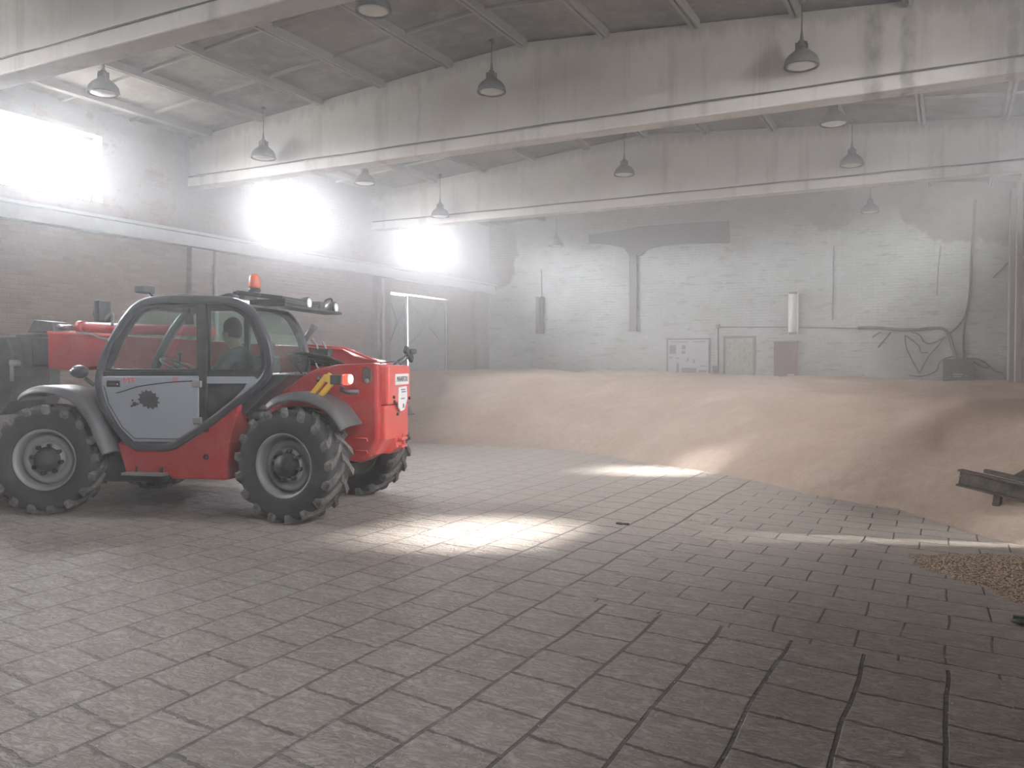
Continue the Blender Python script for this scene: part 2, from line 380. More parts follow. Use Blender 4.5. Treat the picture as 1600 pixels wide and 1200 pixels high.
# ------------------------------------------------------------------ mesh helpers
def tag(o, label=None, cat=None, group=None, kind=None):
    if label: o['label'] = label
    if cat: o['category'] = cat
    if group: o['group'] = group
    if kind: o['kind'] = kind
    return o
def empty(name, loc=(0,0,0), rz=0):
    o = bpy.data.objects.new(name, None); COL.objects.link(o); o.location = loc; o.rotation_euler = (0, 0, rz); return o
class MB:
    def __init__(s): s.v = []; s.f = []; s.mi = []; s.smooth = []; s.cur = 0
    def add(s, vs, fs, smooth=False):
        k = len(s.v); s.v += [tuple(v) for v in vs]; s.f += [tuple(i + k for i in f) for f in fs]
        s.mi += [s.cur] * len(fs); s.smooth += [smooth] * len(fs); return s
    def box(s, x0, x1, y0, y1, z0, z1, mt=None):
        vs = [Vector((x, y, z)) for x in (x0, x1) for y in (y0, y1) for z in (z0, z1)]
        if mt is not None: vs = [mt @ v for v in vs]
        return s.add(vs, [(0,1,3,2), (4,6,7,5), (0,4,5,1), (2,3,7,6), (0,2,6,4), (1,5,7,3)])
    def bar(s, a, b, wd, ht, up=(0,0,1)):
        """box beam from a to b"""
        a = Vector(a); b = Vector(b); d = (b - a).normalized(); u = Vector(up)
        sd = d.cross(u)
        if sd.length < 1e-4: sd = d.cross(Vector((1, 0, 0)))
        sd.normalize(); u = sd.cross(d).normalized()
        vs = []
        for p in (a, b):
            for i, j in ((-1,-1), (1,-1), (1,1), (-1,1)): vs.append(p + sd * (i * wd / 2) + u * (j * ht / 2))
        return s.add(vs, [(0,3,2,1), (4,5,6,7), (0,1,5,4), (1,2,6,5), (2,3,7,6), (3,0,4,7)])
    def tube(s, pts, r, n=10, cap=True, closed=False):
        pts = [Vector(p) for p in pts]; N = len(pts)
        rs = r if isinstance(r, (list, tuple)) else [r] * N
        vs = []; ref = None
        for i, p in enumerate(pts):
            if closed: d = pts[(i + 1) % N] - pts[i - 1]
            else: d = pts[min(i + 1, N - 1)] - pts[max(i - 1, 0)]
            d.normalize()
            if ref is None:
                ref = Vector((0, 0, 1)) if abs(d.z) < .9 else Vector((1, 0, 0))
            a = (ref - d * ref.dot(d))
            if a.length < 1e-5: a = d.orthogonal()
            a.normalize(); ref = a; b = d.cross(a)
            for k in range(n):
                t = 2 * PI * k / n; vs.append(p + (a * math.cos(t) + b * math.sin(t)) * rs[i])
        fs = []
        for i in range(N if closed else N - 1):
            j = (i + 1) % N
            for k in range(n): fs.append((i*n + k, i*n + (k+1) % n, j*n + (k+1) % n, j*n + k))
        if cap and not closed: fs += [tuple(range(n))[::-1], tuple(range((N-1)*n, N*n))]
        return s.add(vs, fs, True)
    def lathe(s, prof, n=32, axis='Z', mt=None, cap=True):
        """prof: (radius, height)"""
        vs = []; fs = []
        for r, h in prof:
            for k in range(n):
                t = 2 * PI * k / n
                v = Vector((r * math.cos(t), r * math.sin(t), h)) if axis == 'Z' else Vector((r * math.cos(t), h, r * math.sin(t)))
                vs.append(mt @ v if mt is not None else v)
        for i in range(len(prof) - 1):
            for k in range(n): fs.append((i*n + k, i*n + (k+1) % n, (i+1)*n + (k+1) % n, (i+1)*n + k))
        if cap:
            if prof[0][0] > 1e-4: fs.append(tuple(range(n))[::-1])
            if prof[-1][0] > 1e-4: fs.append(tuple(range((len(prof)-1)*n, len(prof)*n)))
        return s.add(vs, fs, True)
    def prism(s, poly, y0, y1):
        """outline in (x, z), extruded in y"""
        n = len(poly); vs = [(x, y0, z) for x, z in poly] + [(x, y1, z) for x, z in poly]
        fs = [tuple(range(n)), tuple(range(n, 2*n))[::-1]] + [(i, (i+1) % n, n + (i+1) % n, n + i) for i in range(n)]
        return s.add(vs, fs)
    def ring(s, outer, inner, y0, y1):
        n = len(outer); vs = []
        for y in (y0, y1):
            vs += [(x, y, z) for x, z in outer]; vs += [(x, y, z) for x, z in inner]
        fs = []
        for i in range(n):
            j = (i + 1) % n
            fs += [(i, j, n + j, n + i), (2*n + i, 3*n + i, 3*n + j, 2*n + j), (i, 2*n + i, 2*n + j, j), (n + i, n + j, 3*n + j, 3*n + i)]
        return s.add(vs, fs)
    def sphere(s, c, r, n=12, m=8, sc_=(1,1,1)):
        vs = []; fs = []
        for i in range(m + 1):
            ph = PI * i / m
            for k in range(n):
                t = 2 * PI * k / n
                vs.append((c[0] + r*sc_[0]*math.sin(ph)*math.cos(t), c[1] + r*sc_[1]*math.sin(ph)*math.sin(t), c[2] + r*sc_[2]*math.cos(ph)))
        for i in range(m):
            for k in range(n): fs.append((i*n + k, i*n + (k+1) % n, (i+1)*n + (k+1) % n, (i+1)*n + k))
        return s.add(vs, fs, True)
    def build(s, name, mat, parent=None, bevel=0, loc=None, auto=True):
        me = bpy.data.meshes.new(name); me.from_pydata(s.v, [], s.f)
        for p, mi, sm in zip(me.polygons, s.mi, s.smooth): p.material_index = mi; p.use_smooth = sm
        for m_ in (mat if isinstance(mat, (list, tuple)) else [mat]): me.materials.append(M[m_])
        bm = bmesh.new(); bm.from_mesh(me)
        bmesh.ops.remove_doubles(bm, verts=bm.verts, dist=1e-5)
        bmesh.ops.recalc_face_normals(bm, faces=bm.faces); bm.to_mesh(me); bm.free()
        o = bpy.data.objects.new(name, me); COL.objects.link(o)
        if parent is not None: o.parent = parent
        if loc is not None: o.location = loc
        if bevel:
            b = o.modifiers.new('bevel', 'BEVEL'); b.width = bevel; b.segments = 2; b.limit_method = 'ANGLE'; b.angle_limit = math.radians(40)
        return o
def catmull(pts, k=6, closed=False):
    out = []; n = len(pts); P = [Vector(p) for p in pts]
    for i in range(n if closed else n - 1):
        a = P[(i-1) % n] if closed or i > 0 else P[0]; b = P[i]; c = P[(i+1) % n]; d = P[(i+2) % n] if closed or i + 2 < n else P[-1]
        for j in range(k):
            t = j / k
            out.append(.5 * ((2*b) + (c - a)*t + (2*a - 5*b + 4*c - d)*t*t + (3*b - a - 3*c + d)*t*t*t))
    if not closed: out.append(P[-1])
    return out
def inset(poly, d):
    n = len(poly); out = []
    area = sum(poly[i][0]*poly[(i+1) % n][1] - poly[(i+1) % n][0]*poly[i][1] for i in range(n))
    sg = 1 if area > 0 else -1
    for i in range(n):
        a = Vector(poly[i-1]); c = Vector(poly[(i+1) % n]); t = (c - a).normalized()
        out.append((poly[i][0] - t.y * d * sg, poly[i][1] + t.x * d * sg))
    return out
def round_poly(poly, r, k=3):
    out = []; n = len(poly)
    for i in range(n):
        a, b, c = Vector(poly[i-1]), Vector(poly[i]), Vector(poly[(i+1) % n])
        u = (a - b); v = (c - b); rr = min(r, u.length * .45, v.length * .45)
        p = b + u.normalized() * rr; q = b + v.normalized() * rr
        for j in range(k + 1):
            t = j / k; out.append(tuple((1-t)**2 * p + 2*t*(1-t) * b + t*t * q))
    return out
def text(body, size, mat, parent, mtx, extrude=.002, name='lettering', xs=1.0):
    c = bpy.data.curves.new(name, 'FONT'); c.body = body; c.size = size; c.extrude = extrude; c.align_x = 'CENTER'; c.align_y = 'CENTER'
    tmp = bpy.data.objects.new(name, c); COL.objects.link(tmp)
    dg = bpy.context.evaluated_depsgraph_get(); me = bpy.data.meshes.new_from_object(tmp.evaluated_get(dg))
    bpy.data.objects.remove(tmp); bpy.data.curves.remove(c)
    me.materials.clear(); me.materials.append(M[mat])
    me.transform(mtx @ Matrix.Diagonal((xs, 1, 1, 1)))
    o = bpy.data.objects.new(name, me); COL.objects.link(o); o.parent = parent; return o

# ------------------------------------------------------------------ the hall
f = MB(); f.box(XL - WT, XR + WT, YF - WT, YB + WT, -.2, 0); tag(f.build('floor', 'stamped_floor'), kind='structure')
def side_wall(name, x0, x1, wins, holes, mat):
    b = MB(); cuts = sorted([(y0, y1, [(WIN_Z0, WIN_Z1)]) for y0, y1 in wins] + [])
    ys = sorted({YF, YB} | {y for w_ in wins for y in w_} | {y for h in holes for y in h[:2]})
    for a, c in zip(ys[:-1], ys[1:]):
        mid = (a + c) / 2; gaps = [(WIN_Z0, WIN_Z1) for w_ in wins if w_[0] < mid < w_[1]] + [(h[2], h[3]) for h in holes if h[0] < mid < h[1]]
        gaps.sort(); z = 0
        for g0, g1 in gaps:
            if g0 > z: b.box(x0, x1, a, c, z, g0)
            z = g1
        b.box(x0, x1, a, c, z, 6.3)
    return tag(b.build(name, mat), kind='structure')
GATE_L = (18.46, 21.4, 0, 3.56); GATE_R = (7.6, 10.2, 0, 3.3)
side_wall('wall_left', XL - WT, XL, WIN_L, [GATE_L], 'dusty_brick_wall')
side_wall('wall_right', XR, XR + WT, WIN_R, [GATE_R], 'dusty_brick_wall')
b = MB(); b.box(XL - WT, XR + WT, YB, YB + WT, 0, 6.9); tag(b.build('wall_back', 'whitewashed_brick_wall'), kind='structure')
b = MB(); b.box(XL - WT, XR + WT, YF - WT, YF, 0, 6.9); tag(b.build('wall_front', 'dusty_brick_wall'), kind='structure')

# roof: ribbed slabs on a shallow pitch, with eaves
b = MB()
for xa, xb in ((XL - WT - .75, RIDGE), (RIDGE, XR + WT + .30)):
    z0, z1 = roof_z(xa), roof_z(xb)
    vs = [(xa, YF - WT, z0 + .16), (xb, YF - WT, z1 + .16), (xb, YB + WT, z1 + .16), (xa, YB + WT, z0 + .16)]
    vs += [(x, y, z + .2) for x, y, z in vs]
    b.add(vs, [(0,3,2,1), (4,5,6,7), (0,1,5,4), (1,2,6,5), (2,3,7,6), (3,0,4,7)])
tag(b.build('ceiling', 'roof_slab_concrete'), kind='structure')
BEAMS = [0.0, 6.0, 12.0, 18.0]
bays = [(YF, -.13), (.13, 6.22), (6.48, 11.78), (12.02, 17.66), (17.90, YB)]
rn = 0
for y0, y1 in bays:
    b = MB()
    for k in range(-6, 7):
        x = RIDGE + 1.355 * k
        if not XL < x < XR: continue
        z = roof_z(x)
        for s in (-1, 1):
            b.bar((x + s * .038, y0, z + .10), (x + s * .038, y1, z + .10), .05, .13)
    n = 4
    for j in range(1, n):
        y = y0 + (y1 - y0) * j / n
        for a, c in ((XL, RIDGE), (RIDGE, XR)):
            b.bar((a, y, roof_z(a) + .14), (c, y, roof_z(c) + .14), .05, .06)
    rn += 1; tag(b.build('trim_%d' % rn, 'rib_concrete', bevel=.012), kind='structure')

def roof_beam(yc, label):
    r = empty('roof_beam', (0, yc, 5.08)); tag(r, label, 'beam', 'concrete roof beams')
    w_ = MB(); pts = [(XL, 5.27), (XR, 5.27), (XR, roof_z(XR) + .12), (RIDGE, roof_z(RIDGE) + .12), (XL, roof_z(XL) + .12)]
    w_.prism([(x, z - 5.08) for x, z in pts], -.12, .12); w_.build('web', 'beam_concrete', r, .015)
    fl = MB(); fl.box(XL, XR, -.17, .17, 0, .185); fl.build('flange', 'beam_concrete', r, .02)
    cb = MB(); ps = []
    for i in range(31):
        x = XL + .05 + (XR - XL - .1) * i / 30
        ps.append((x, -.145 - .004 * math.sin(i * 2.1), .203 + .006 * math.sin(i * 1.3)))
    cb.tube(ps, .014, 6); tag(cb.build('cable', 'cable_brown', r), 'thin dark cable along the flange')
    return r
roof_beam(11.9, 'middle deep concrete roof beam with dark leak streaks at its right end')
roof_beam(6.35, 'nearest concrete roof beam crossing the top left corner of the photo')
roof_beam(17.78, 'farthest pale concrete roof beam just before the whitewashed wall')

# pale ledge along the left wall, pilasters, pipes
b = MB(); b.box(XL, XL + .22, YF, YB, 3.90, 4.17); b.box(XL, XL + .30, YF, YB, 4.13, 4.19)
tag(b.build('trim_7', 'blue_grey_paint', bevel=.01), kind='structure')
for i, yc in enumerate((0, 6, 12, 18, 23.2)):
    b = MB(); b.box(XL, XL + .14, yc - .3, yc + .3, 0, 3.90)
    tag(b.build('trim_%d' % (8 + i), 'dusty_brick_wall', bevel=.015), kind='structure')
b = MB(); b.box(XR - .22, XR, 23.3, 23.9, 0, 5.8); b.box(XR - .12, XR, 22.7, 23.0, 0, 5.8)
tag(b.build('trim_13', 'pilaster_concrete', bevel=.015), kind='structure')
def pipe(y, lab):
    r = empty('wall_pipe', (XL + .21, y, 0)); tag(r, lab, 'pipe', 'pipes on the left wall')
    p = MB(); p.tube([(0, 0, 0.02), (0, 0, 3.86)], .045, 12); p.build('pipe', 'dull_steel', r)
    for z in (.9, 2.2, 3.4):
        q = MB(); q.lathe([(.055, z - .02), (.055, z + .02)], 12); q.box(-.07, 0, -.012, .012, z - .012, z + .012); q.build('bracket', 'dull_steel', r)
pipe(12.25, 'grey vertical pipe on the pilaster behind the cab roof')
pipe(17.85, 'grey vertical pipe on the pilaster left of the bright gate gap')

# windows
wi = 0
for side, wins in ((XL, WIN_L), (XR, WIN_R)):
    for y0, y1 in wins:
        wi += 1; s = -1 if side == XL else 1
        xo = side + s * .30
        fr = MB(); t_ = .05
        fr.box(xo - .03, xo + .03, y0, y0 + t_, WIN_Z0, WIN_Z1); fr.box(xo - .03, xo + .03, y1 - t_, y1, WIN_Z0, WIN_Z1)
        fr.box(xo - .03, xo + .03, y0 + t_, y1 - t_, WIN_Z0, WIN_Z0 + t_); fr.box(xo - .03, xo + .03, y0 + t_, y1 - t_, WIN_Z1 - t_, WIN_Z1)
        r = tag(fr.build('window_%d' % wi, 'pilaster_concrete', bevel=.005), kind='structure')
        g = MB(); g.box(xo - .004, xo + .004, y0 + t_, y1 - t_, WIN_Z0 + t_, WIN_Z1 - t_); g.build('pane', 'sun_diffuser_glass' if (side == XR and y0 > 19) else 'window_glass', r)

# gates (two leaves each, a bright gap between them)
def gate(name, x, y0, y1, z1, ysplit, gap, topgap, s):
    r = empty(name, (x, (y0 + y1) / 2, 0)); tag(r, kind='structure')
    yc = (y0 + y1) / 2
    for a, c, tg in ((y0 + .01, ysplit - gap / 2, topgap), (ysplit + gap / 2, y1 - .01, topgap * .5)):
        lf = MB(); a -= yc; c -= yc
        lf.box(-.02, .02, a, c, .03, z1 - tg)
        o = lf.build('gate_leaf', 'gate_metal', r)
        fb = MB(); zt = z1 - tg
        for yy in (a + .03, c - .03): fb.box(s*.02, s*.06, yy - .03, yy + .03, .03, zt) if s > 0 else fb.box(-.06, -.02, yy - .03, yy + .03, .03, zt)
        X0, X1 = (.02, .06) if s > 0 else (-.06, -.02)
        for zz in (.08, zt * .58, zt - .04): fb.box(X0, X1, a, c, zz - .03, zz + .03)
        xx = (X0 + X1) / 2
        fb.bar((xx, a + .05, zt * .6), (xx, c - .05, zt - .08), .03, .03, (1, 0, 0))
        fb.bar((xx, c - .05, zt * .6), (xx, a + .05, zt - .08), .03, .03, (1, 0, 0))
        fb.build('gate_frame', 'gate_metal', o)
    return r
gate('door_1', XL - .12, GATE_L[0], GATE_L[1], 3.54, 19.36, .055, .035, 1)
gate('door_2', XR + .12, GATE_R[0], GATE_R[1], 3.28, 8.95, .045, .0, -1)

# ------------------------------------------------------------------ grain heap
FOOT = [(-13.4, 14.1), (-9.8, 14.25), (-8.2, 14.35), (-6.9, 14.5), (-6.0, 14.35), (-5.2, 13.75), (-4.5, 13.15), (-3.3, 12.55), (-2.4, 11.85), (-1.65, 11.0),
        (-1.0, 10.5), (-.5, 10.2), (-.15, 9.6), (.25, 9.0), (.6, 8.6), (1.0, 8.1), (1.5, 7.6)]
def foot_y(x):
    for (a, ya), (c, yc) in zip(FOOT[:-1], FOOT[1:]):
        if a <= x <= c: return ya + (yc - ya) * (x - a) / (c - a)
    return FOOT[-1][1]
def seg_d(x, y, a, b):
    vx, vy = b[0]-a[0], b[1]-a[1]; L = vx*vx + vy*vy
    t = max(0, min(1, ((x-a[0])*vx + (y-a[1])*vy) / L))
    return math.hypot(x - a[0] - t*vx, y - a[1] - t*vy), t
def heap_h(x, y):
    fy = foot_y(x) + .07 * noise.noise(Vector((x * 2.3, 1.7, 0))) + .04 * noise.noise(Vector((x * 9, 4.7, 0)))
    if y < fy: return -.03
    d = 9e9
    for a, b_ in zip(FOOT[:-1], FOOT[1:]):
        q, _ = seg_d(x, y, a, b_); d = min(d, q)
    d = min(d, y - fy)
    top = 1.40 - .020 * (x + 9) - .012 * max(0, YB - y)
    top += .05 * noise.noise(Vector((x * .5, y * .5, 3.1)))
    slope = .46 + .10 * noise.noise(Vector((x * .45, y * .25, 9.2)))
    h = slope * d + .10 * (1 - math.exp(-d * 2)) 
    k = .22; hh = max(k - abs(h - top), 0) / k; h = min(h, top) - hh * hh * k * .25     # smooth min
    ramp = min(1, d / .8)
    h += ramp * (.07 * noise.noise(Vector((x * .9, y * .7, 0))) + .030 * noise.noise(Vector((x * 2.6, y * 2.0, 5))) + .008 * noise.noise(Vector((x * 9, y * 9, 5))))
    # a long crest that runs up to the right and the hollow beside it
    q, t = seg_d(x, y, (-1.35, 11.1), (.9, 12.9)); h += .08 * math.exp(-(q / .35) ** 2) * min(1, d / .4)
    q, t = seg_d(x, y, (-.6, 11.0), (.9, 11.6)); h -= .05 * math.exp(-(q / .5) ** 2) * min(1, d / .8)
    # wheel print bitten into the toe
    q = math.hypot((x + 1.50) / .36, (y - 11.22) / .17)
    h -= .075 * math.exp(-q ** 4) * (1 + .35 * math.sin(x * 38))
    q, t = seg_d(x, y, (-1.85, 11.10), (-1.15, 10.90)); h += .035 * math.exp(-(q / .07) ** 2) * (1 + .7 * math.sin(x * 42))
    return max(h, .002)
NX, NY = 250, 250
x0, x1 = XL + .004, XR - .004; y0 = 7.3; y1 = YB - .004
vs = []; ok = []
for j in range(NY + 1):
    for i in range(NX + 1):
        u = i / NX; x = x0 + (x1 - x0) * (1 - (1 - u) ** 1.35)      # finer towards the viewer's side
        v_ = j / NY; y = y0 + (y1 - y0) * (v_ ** 1.25)
        h = heap_h(x, y); ok.append(h > 0); vs.append((x, y, h))
fs = []
for j in range(NY):
    for i in range(NX):
        q = (j*(NX+1) + i, j*(NX+1) + i + 1, (j+1)*(NX+1) + i + 1, (j+1)*(NX+1) + i)
        if sum(ok[k] for k in q) >= 1: fs.append(q)
used = sorted({k for q in fs for k in q}); rm = {k: n for n, k in enumerate(used)}
g = MB(); g.add([vs[k] for k in used], [tuple(rm[k] for k in q) for q in fs], True)
heap = g.build('grain_heap', 'grain')
tag(heap, 'huge pale heap of grain banked across the hall against the back wall', 'grain heap', kind='stuff')
# small spill of grain at the right
g = MB(); vs = []; n = 70
for j in range(n + 1):
    for i in range(n + 1):
        x = -.35 + 1.8 * i / n; y = 6.25 + 2.2 * j / n
        q = math.hypot((x - 1.15) / 1.45, (y - 7.25 - .25 * (1.15 - x)) / .72)
        q2 = math.hypot((x - 1.3) / 1.0, (y - 6.75) / .42)
        nz = noise.noise(Vector((x * 3, y * 3, 2))) * .10 + noise.noise(Vector((x * 14, y * 14, 2))) * .06
        h = max(.24 * (1 - q + nz), .15 * (1 - q2 + nz)); h += .012 * noise.noise(Vector((x * 20, y * 20, 0)))
        vs.append((x, y, max(h, -.02)))
g.add(vs, [(j*(n+1)+i, j*(n+1)+i+1, (j+1)*(n+1)+i+1, (j+1)*(n+1)+i) for j in range(n) for i in range(n) if max(vs[k][2] for k in (j*(n+1)+i, j*(n+1)+i+1, (j+1)*(n+1)+i+1, (j+1)*(n+1)+i)) > 0], True)
tag(g.build('grain_spill', 'coarse_grain'), 'small low spill of coarse grain on the floor at the right edge', 'grain', kind='stuff')
# loose kernels strewn over the floor
g = MB(); rk = random.Random(3)
for k in range(3800):
    if k < 2200:
        x = rk.uniform(-6.5, 1.2); y = rk.uniform(1.8, 9) 
        if noise.noise(Vector((x * .8, y * .8, 4))) < rk.uniform(-.4, .35): continue
    else:
        x = rk.uniform(-11, 1.3); y = foot_y(x) - abs(rk.gauss(0, .35))
    a = rk.uniform(0, PI); s = rk.uniform(.0028, .0048); c_, s_ = math.cos(a) * s, math.sin(a) * s
    g.add([(x - 1.7*c_, y - 1.7*s_, .003), (x + 1.7*c_, y + 1.7*s_, .003), (x - s_, y + c_, .003), (x + s_, y - c_, .003), (x, y, .003 + s), (x, y, 0)],
          [(0,2,4), (2,1,4), (1,3,4), (3,0,4), (0,5,2), (2,5,1), (1,5,3), (3,5,0)])
tag(g.build('scattered_grain', 'grain'), 'loose grain kernels strewn over the stamped floor', 'grain', kind='stuff')

# ------------------------------------------------------------------ pendant lamps
def make_lamp(x, y, zb, label):
    """zb: height of the shade's rim"""
    r = empty('pendant_lamp', (x, y, zb)); tag(r, label, 'lamp', 'pendant lamps under the roof')
    zt = roof_z(x) + .14 - zb
    s = MB(); s.lathe([(.205, .02), (.220, 0), (.226, .012), (.218, .05), (.205, .10), (.165, .15), (.115, .19), (.085, .215), (.070, .235), (.062, .232), (.10, .185), (.15, .14), (.19, .09), (.205, .05)], 32, cap=False)
    s.build('lamp_shade', 'enamel_grey', r)
    s = MB(); s.lathe([(.0, .34), (.03, .345), (.048, .33), (.05, .30), (.066, .27), (.068, .235), (.0, .23)], 20)
    for k in range(6):
        a = k * PI / 3; s.box(-.006, .006, .05, .085, .20, .31, Matrix.Rotation(a, 4, 'Z'))
    s.build('socket', 'enamel_grey', r)
    s = MB(); s.lathe([(.0, -.012), (.08, -.010), (.15, .002), (.20, .022), (.0, .03)], 24); s.build('glass_cover', 'frosted_glass', r)
    s = MB(); s.lathe([(.026, .34), (.018, .42), (.010, .47)], 12); s.tube([(0, 0, .46), (0, 0, zt)], .009, 8)
    s.lathe([(.035, zt - .04), (.04, zt)], 12)
    s.build('hanging_rod', 'enamel_grey', r)
make_lamp(-6.33, 11.45, 5.80, 'pendant lamp before the middle beam under the roof ridge')
for a in [(-1.75, 11.45, 5.45, 'large pendant lamp before the middle beam, right of centre'),
          (-11.03, 11.45, 5.32, 'pendant lamp before the left end of the middle beam'),
          (-11.05, 17.4, 5.20, 'pendant lamp above the farthest bright window'),
          (-6.33, 17.4, 5.72, 'pendant lamp before the far beam near its middle'),
          (-1.72, 17.4, 5.42, 'pendant lamp before the far beam towards its right end'),
          (-11.0, 8.2, 5.55, 'pendant lamp hanging above the nearest bright window'),
          (-6.33, 8.45, 5.93, 'pendant lamp cut by the top edge of the photo'),
          (-11.1, 14.5, 5.45, 'hazy pendant lamp behind the left part of the middle beam'),
          (-1.76, 14.9, 5.58, 'pendant lamp half hidden behind the middle beam'),
          (-10.6, 23.2, 5.18, 'faint small pendant lamp before the back wall at the left'),
          (-1.85, 23.2, 5.47, 'faint pendant lamp before the back wall at the upper right')]:
    make_lamp(*a)

# ------------------------------------------------------------------ things on the back wall
YW = YB
def wtube(name, pxs, r, mat, label, cat, off=.03, group=None, smooth=True):
    pts = [at(px, py, YW - off) for px, py in pxs]
    if smooth and len(pts) > 2: pts = catmull(pts, 5)
    b = MB(); b.tube(pts, r, 6); o = b.build(name, mat); tag(o, label, cat, group); return o
# dark flat band in low relief, and duct
r = empty('wall_duct', at(990, 518, YW)); tag(r, 'grey duct hanging down the back wall from a dark horizontal band', 'duct')
org = r.location
def bwp(px, py): q = at(px, py, YW) - org; return (q.x, q.z)
b = MB(); b.prism([bwp(*p) for p in [(920, 367), (960, 362), (1000, 355), (1060, 350), (1139, 346), (1141, 380), (1080, 381), (1035, 384), (1012, 390), (1002, 400), (984, 400), (976, 388), (950, 382), (921, 380)]], -.06, 0)
b.build('dark_band', 'plaster_grey', r, .015)
b = MB(); x0_, z0_ = bwp(984, 518); x1_, z1_ = bwp(996, 398); b.box(x0_, x1_, -.08, 0, z0_ + .06, z1_); b.build('channel', 'duct_grey', r, .015)
b = MB(); b.box(x0_ - .015, x1_ + .015, -.095, 0, z0_, z0_ + .06); b.build('end_cap', 'board_frame', r, .005)
# strip fittings hung on end
def strip(px0, px1, py0, py1, depth, mats, label, cord):
    a = at(px0, py1, YW); c = at(px1, py0, YW); r = empty('strip_light', ((a.x + c.x) / 2, YW, a.z)); tag(r, label, 'light fitting', 'strip lights on the back wall')
    w_ = (c.x - a.x) / 2; h = c.z - a.z
    b = MB(); b.box(-w_, w_, -depth, 0, 0, h); b.build('housing', mats[0], r, .02)
    b = MB(); b.tube([(0, -depth - .03, .06), (0, -depth - .03, h - .06)], w_ * .62, 12); b.build('tube', mats[1], r)
    for z in (.03, h - .03):
        b = MB(); b.box(-w_ * .8, w_ * .8, -depth - .07, -depth + .01, z - .03, z + .03); b.build('end_holder', 'board_frame', r)
    if cord:
        b = MB(); b.tube([(.03, -.02, h), (.02, -.02, h + cord)], .012, 6); b.build('cord', 'cable_brown', r)
strip(840, 851, 464, 522, .16, ('strip_housing', 'strip_housing'), 'grey strip light hung on end at the left of the back wall', .85)
strip(1232, 1248, 456, 523, .08, ('strip_tube', 'strip_tube'), 'white strip light on end above the dull red cabinet', .0)
# notice board
a = at(1042, 586, YW); c = at(1110, 528, YW); r = empty('notice_board', (a.x, YW, a.z)); tag(r, 'framed white notice board with small grey pictures on the back wall', 'board')
W_, H_ = c.x - a.x, c.z - a.z
b = MB(); b.box(.03, W_ - .03, -.03, 0, .03, H_ - .03); b.build('panel', 'board_white', r)
b = MB()
for q in ((0, W_, 0, .045), (0, W_, H_ - .045, H_)): b.box(q[0], q[1], -.05, 0, q[2], q[3])
b.box(0, .045, -.05, 0, .045, H_ - .045); b.box(W_ - .045, W_, -.05, 0, .045, H_ - .045); b.build('frame', 'board_frame', r)
for (u0, u1, v0, v1) in [(.07, .22, .58, .82), (.35, .44, .58, .66), (.35, .44, .70, .82), (.06, .14, .46, .50), (.22, .30, .45, .48), (.47, .52, .38, .46), (.61, .66, .33, .42),
                         (.23, .29, .08, .34), (.35, .69, .07, .20), (.78, .93, .23, .26), (.74, .93, .08, .14), (.08, .5, .89, .915), (.6, .9, .89, .915)]:
    b = MB(); b.box(u0 * W_, u1 * W_, -.034, -.03, v0 * H_, v1 * H_); b.build('picture', 'board_ink', r)
# bricked-up opening
a = at(1133, 596, YW); c = at(1178, 528, YW)
b = MB(); rows = 9; rb = random.Random(5)
b.box(a.x, c.x, YW - .012, YW, a.z, c.z)
for j in range(rows):
    z = a.z + (c.z - a.z) * j / rows; o_ = .13 * (j % 2)
    x = a.x + .02 - o_
    while x < c.x - .03:
        xe = min(x + .25, c.x - .02); xs = max(x, a.x + .02)
        if xe - xs > .05: b.box(xs, xe, YW - .02 - rb.uniform(0, .022), YW - .005, z + .01, z + (c.z - a.z) / rows - .012)
        x += .265
tag(b.build('trim_14', 'old_mortar', bevel=.006), kind='structure')
b = MB(); q = .05
for X0, X1, Z0, Z1 in ((a.x - q, a.x, a.z, c.z + q), (c.x, c.x + q, a.z, c.z + q), (a.x, c.x, c.z, c.z + q)): b.box(X0, X1, YW - .035, YW, Z0, Z1)
tag(b.build('trim_15', 'plaster_grey', bevel=.005), kind='structure')
# red hydrant cabinet
a = at(1211, 592, YW); c = at(1247, 533, YW); r = empty('hydrant_cabinet', (a.x, YW, a.z)); tag(r, 'dull red wall cabinet under the white strip light', 'cabinet')
W_, H_ = c.x - a.x, c.z - a.z
b = MB(); b.box(0, W_, -.20, 0, 0, H_ - .03); b.build('body', 'hydrant_red', r, .01)
b = MB(); b.box(.025, W_ - .025, -.22, -.20, .03, H_ - .07); d_ = b.build('door', 'hydrant_red', r, .006)
b = MB(); b.tube([(W_ * .6, -.235, .12), (W_ * .9, -.235, .12)], .010, 6); b.box(W_ * .6, W_ * .62, -.235, -.22, .115, .125); b.box(W_ * .88, W_ * .9, -.235, -.22, .115, .125); b.build('handle', 'white_plate', d_)
b = MB(); b.box(-.03, W_ + .03, -.24, 0, H_ - .03, H_); b.build('top_shelf', 'duct_grey', r, .004)
# switch box and conduits
a = at(1118, 577, YW); r = empty('switch_box', (a.x, YW, a.z)); tag(r, 'small grey switch box at the lower end of the thin conduit', 'switch')
b = MB(); b.box(-.07, .09, -.07, 0, -.10, .10); b.build('housing', 'plaster_grey', r, .008)
b = MB(); b.box(-.01, .03, -.095, -.07, -.02, .04); b.build('toggle', 'board_frame', r)
wtube('conduit', [(1122, 572), (1122, 511)], .016, 'cable_grey', 'thin vertical conduit rising from the switch box', 'conduit', .02, None, False)
wtube('conduit', [(1122, 511), (1230, 511.5), (1345, 513)], .013, 'cable_grey', 'thin horizontal conduit from the corner box to the cable bundle', 'conduit', .02, None, False)
b = MB(); q = at(1122, 510, YW); b.box(q.x - .06, q.x + .05, YW - .05, YW, q.z - .05, q.z + .06); tag(b.build('junction_box', 'board_frame', bevel=.006), 'tiny dark box where the two conduits meet', 'junction box')
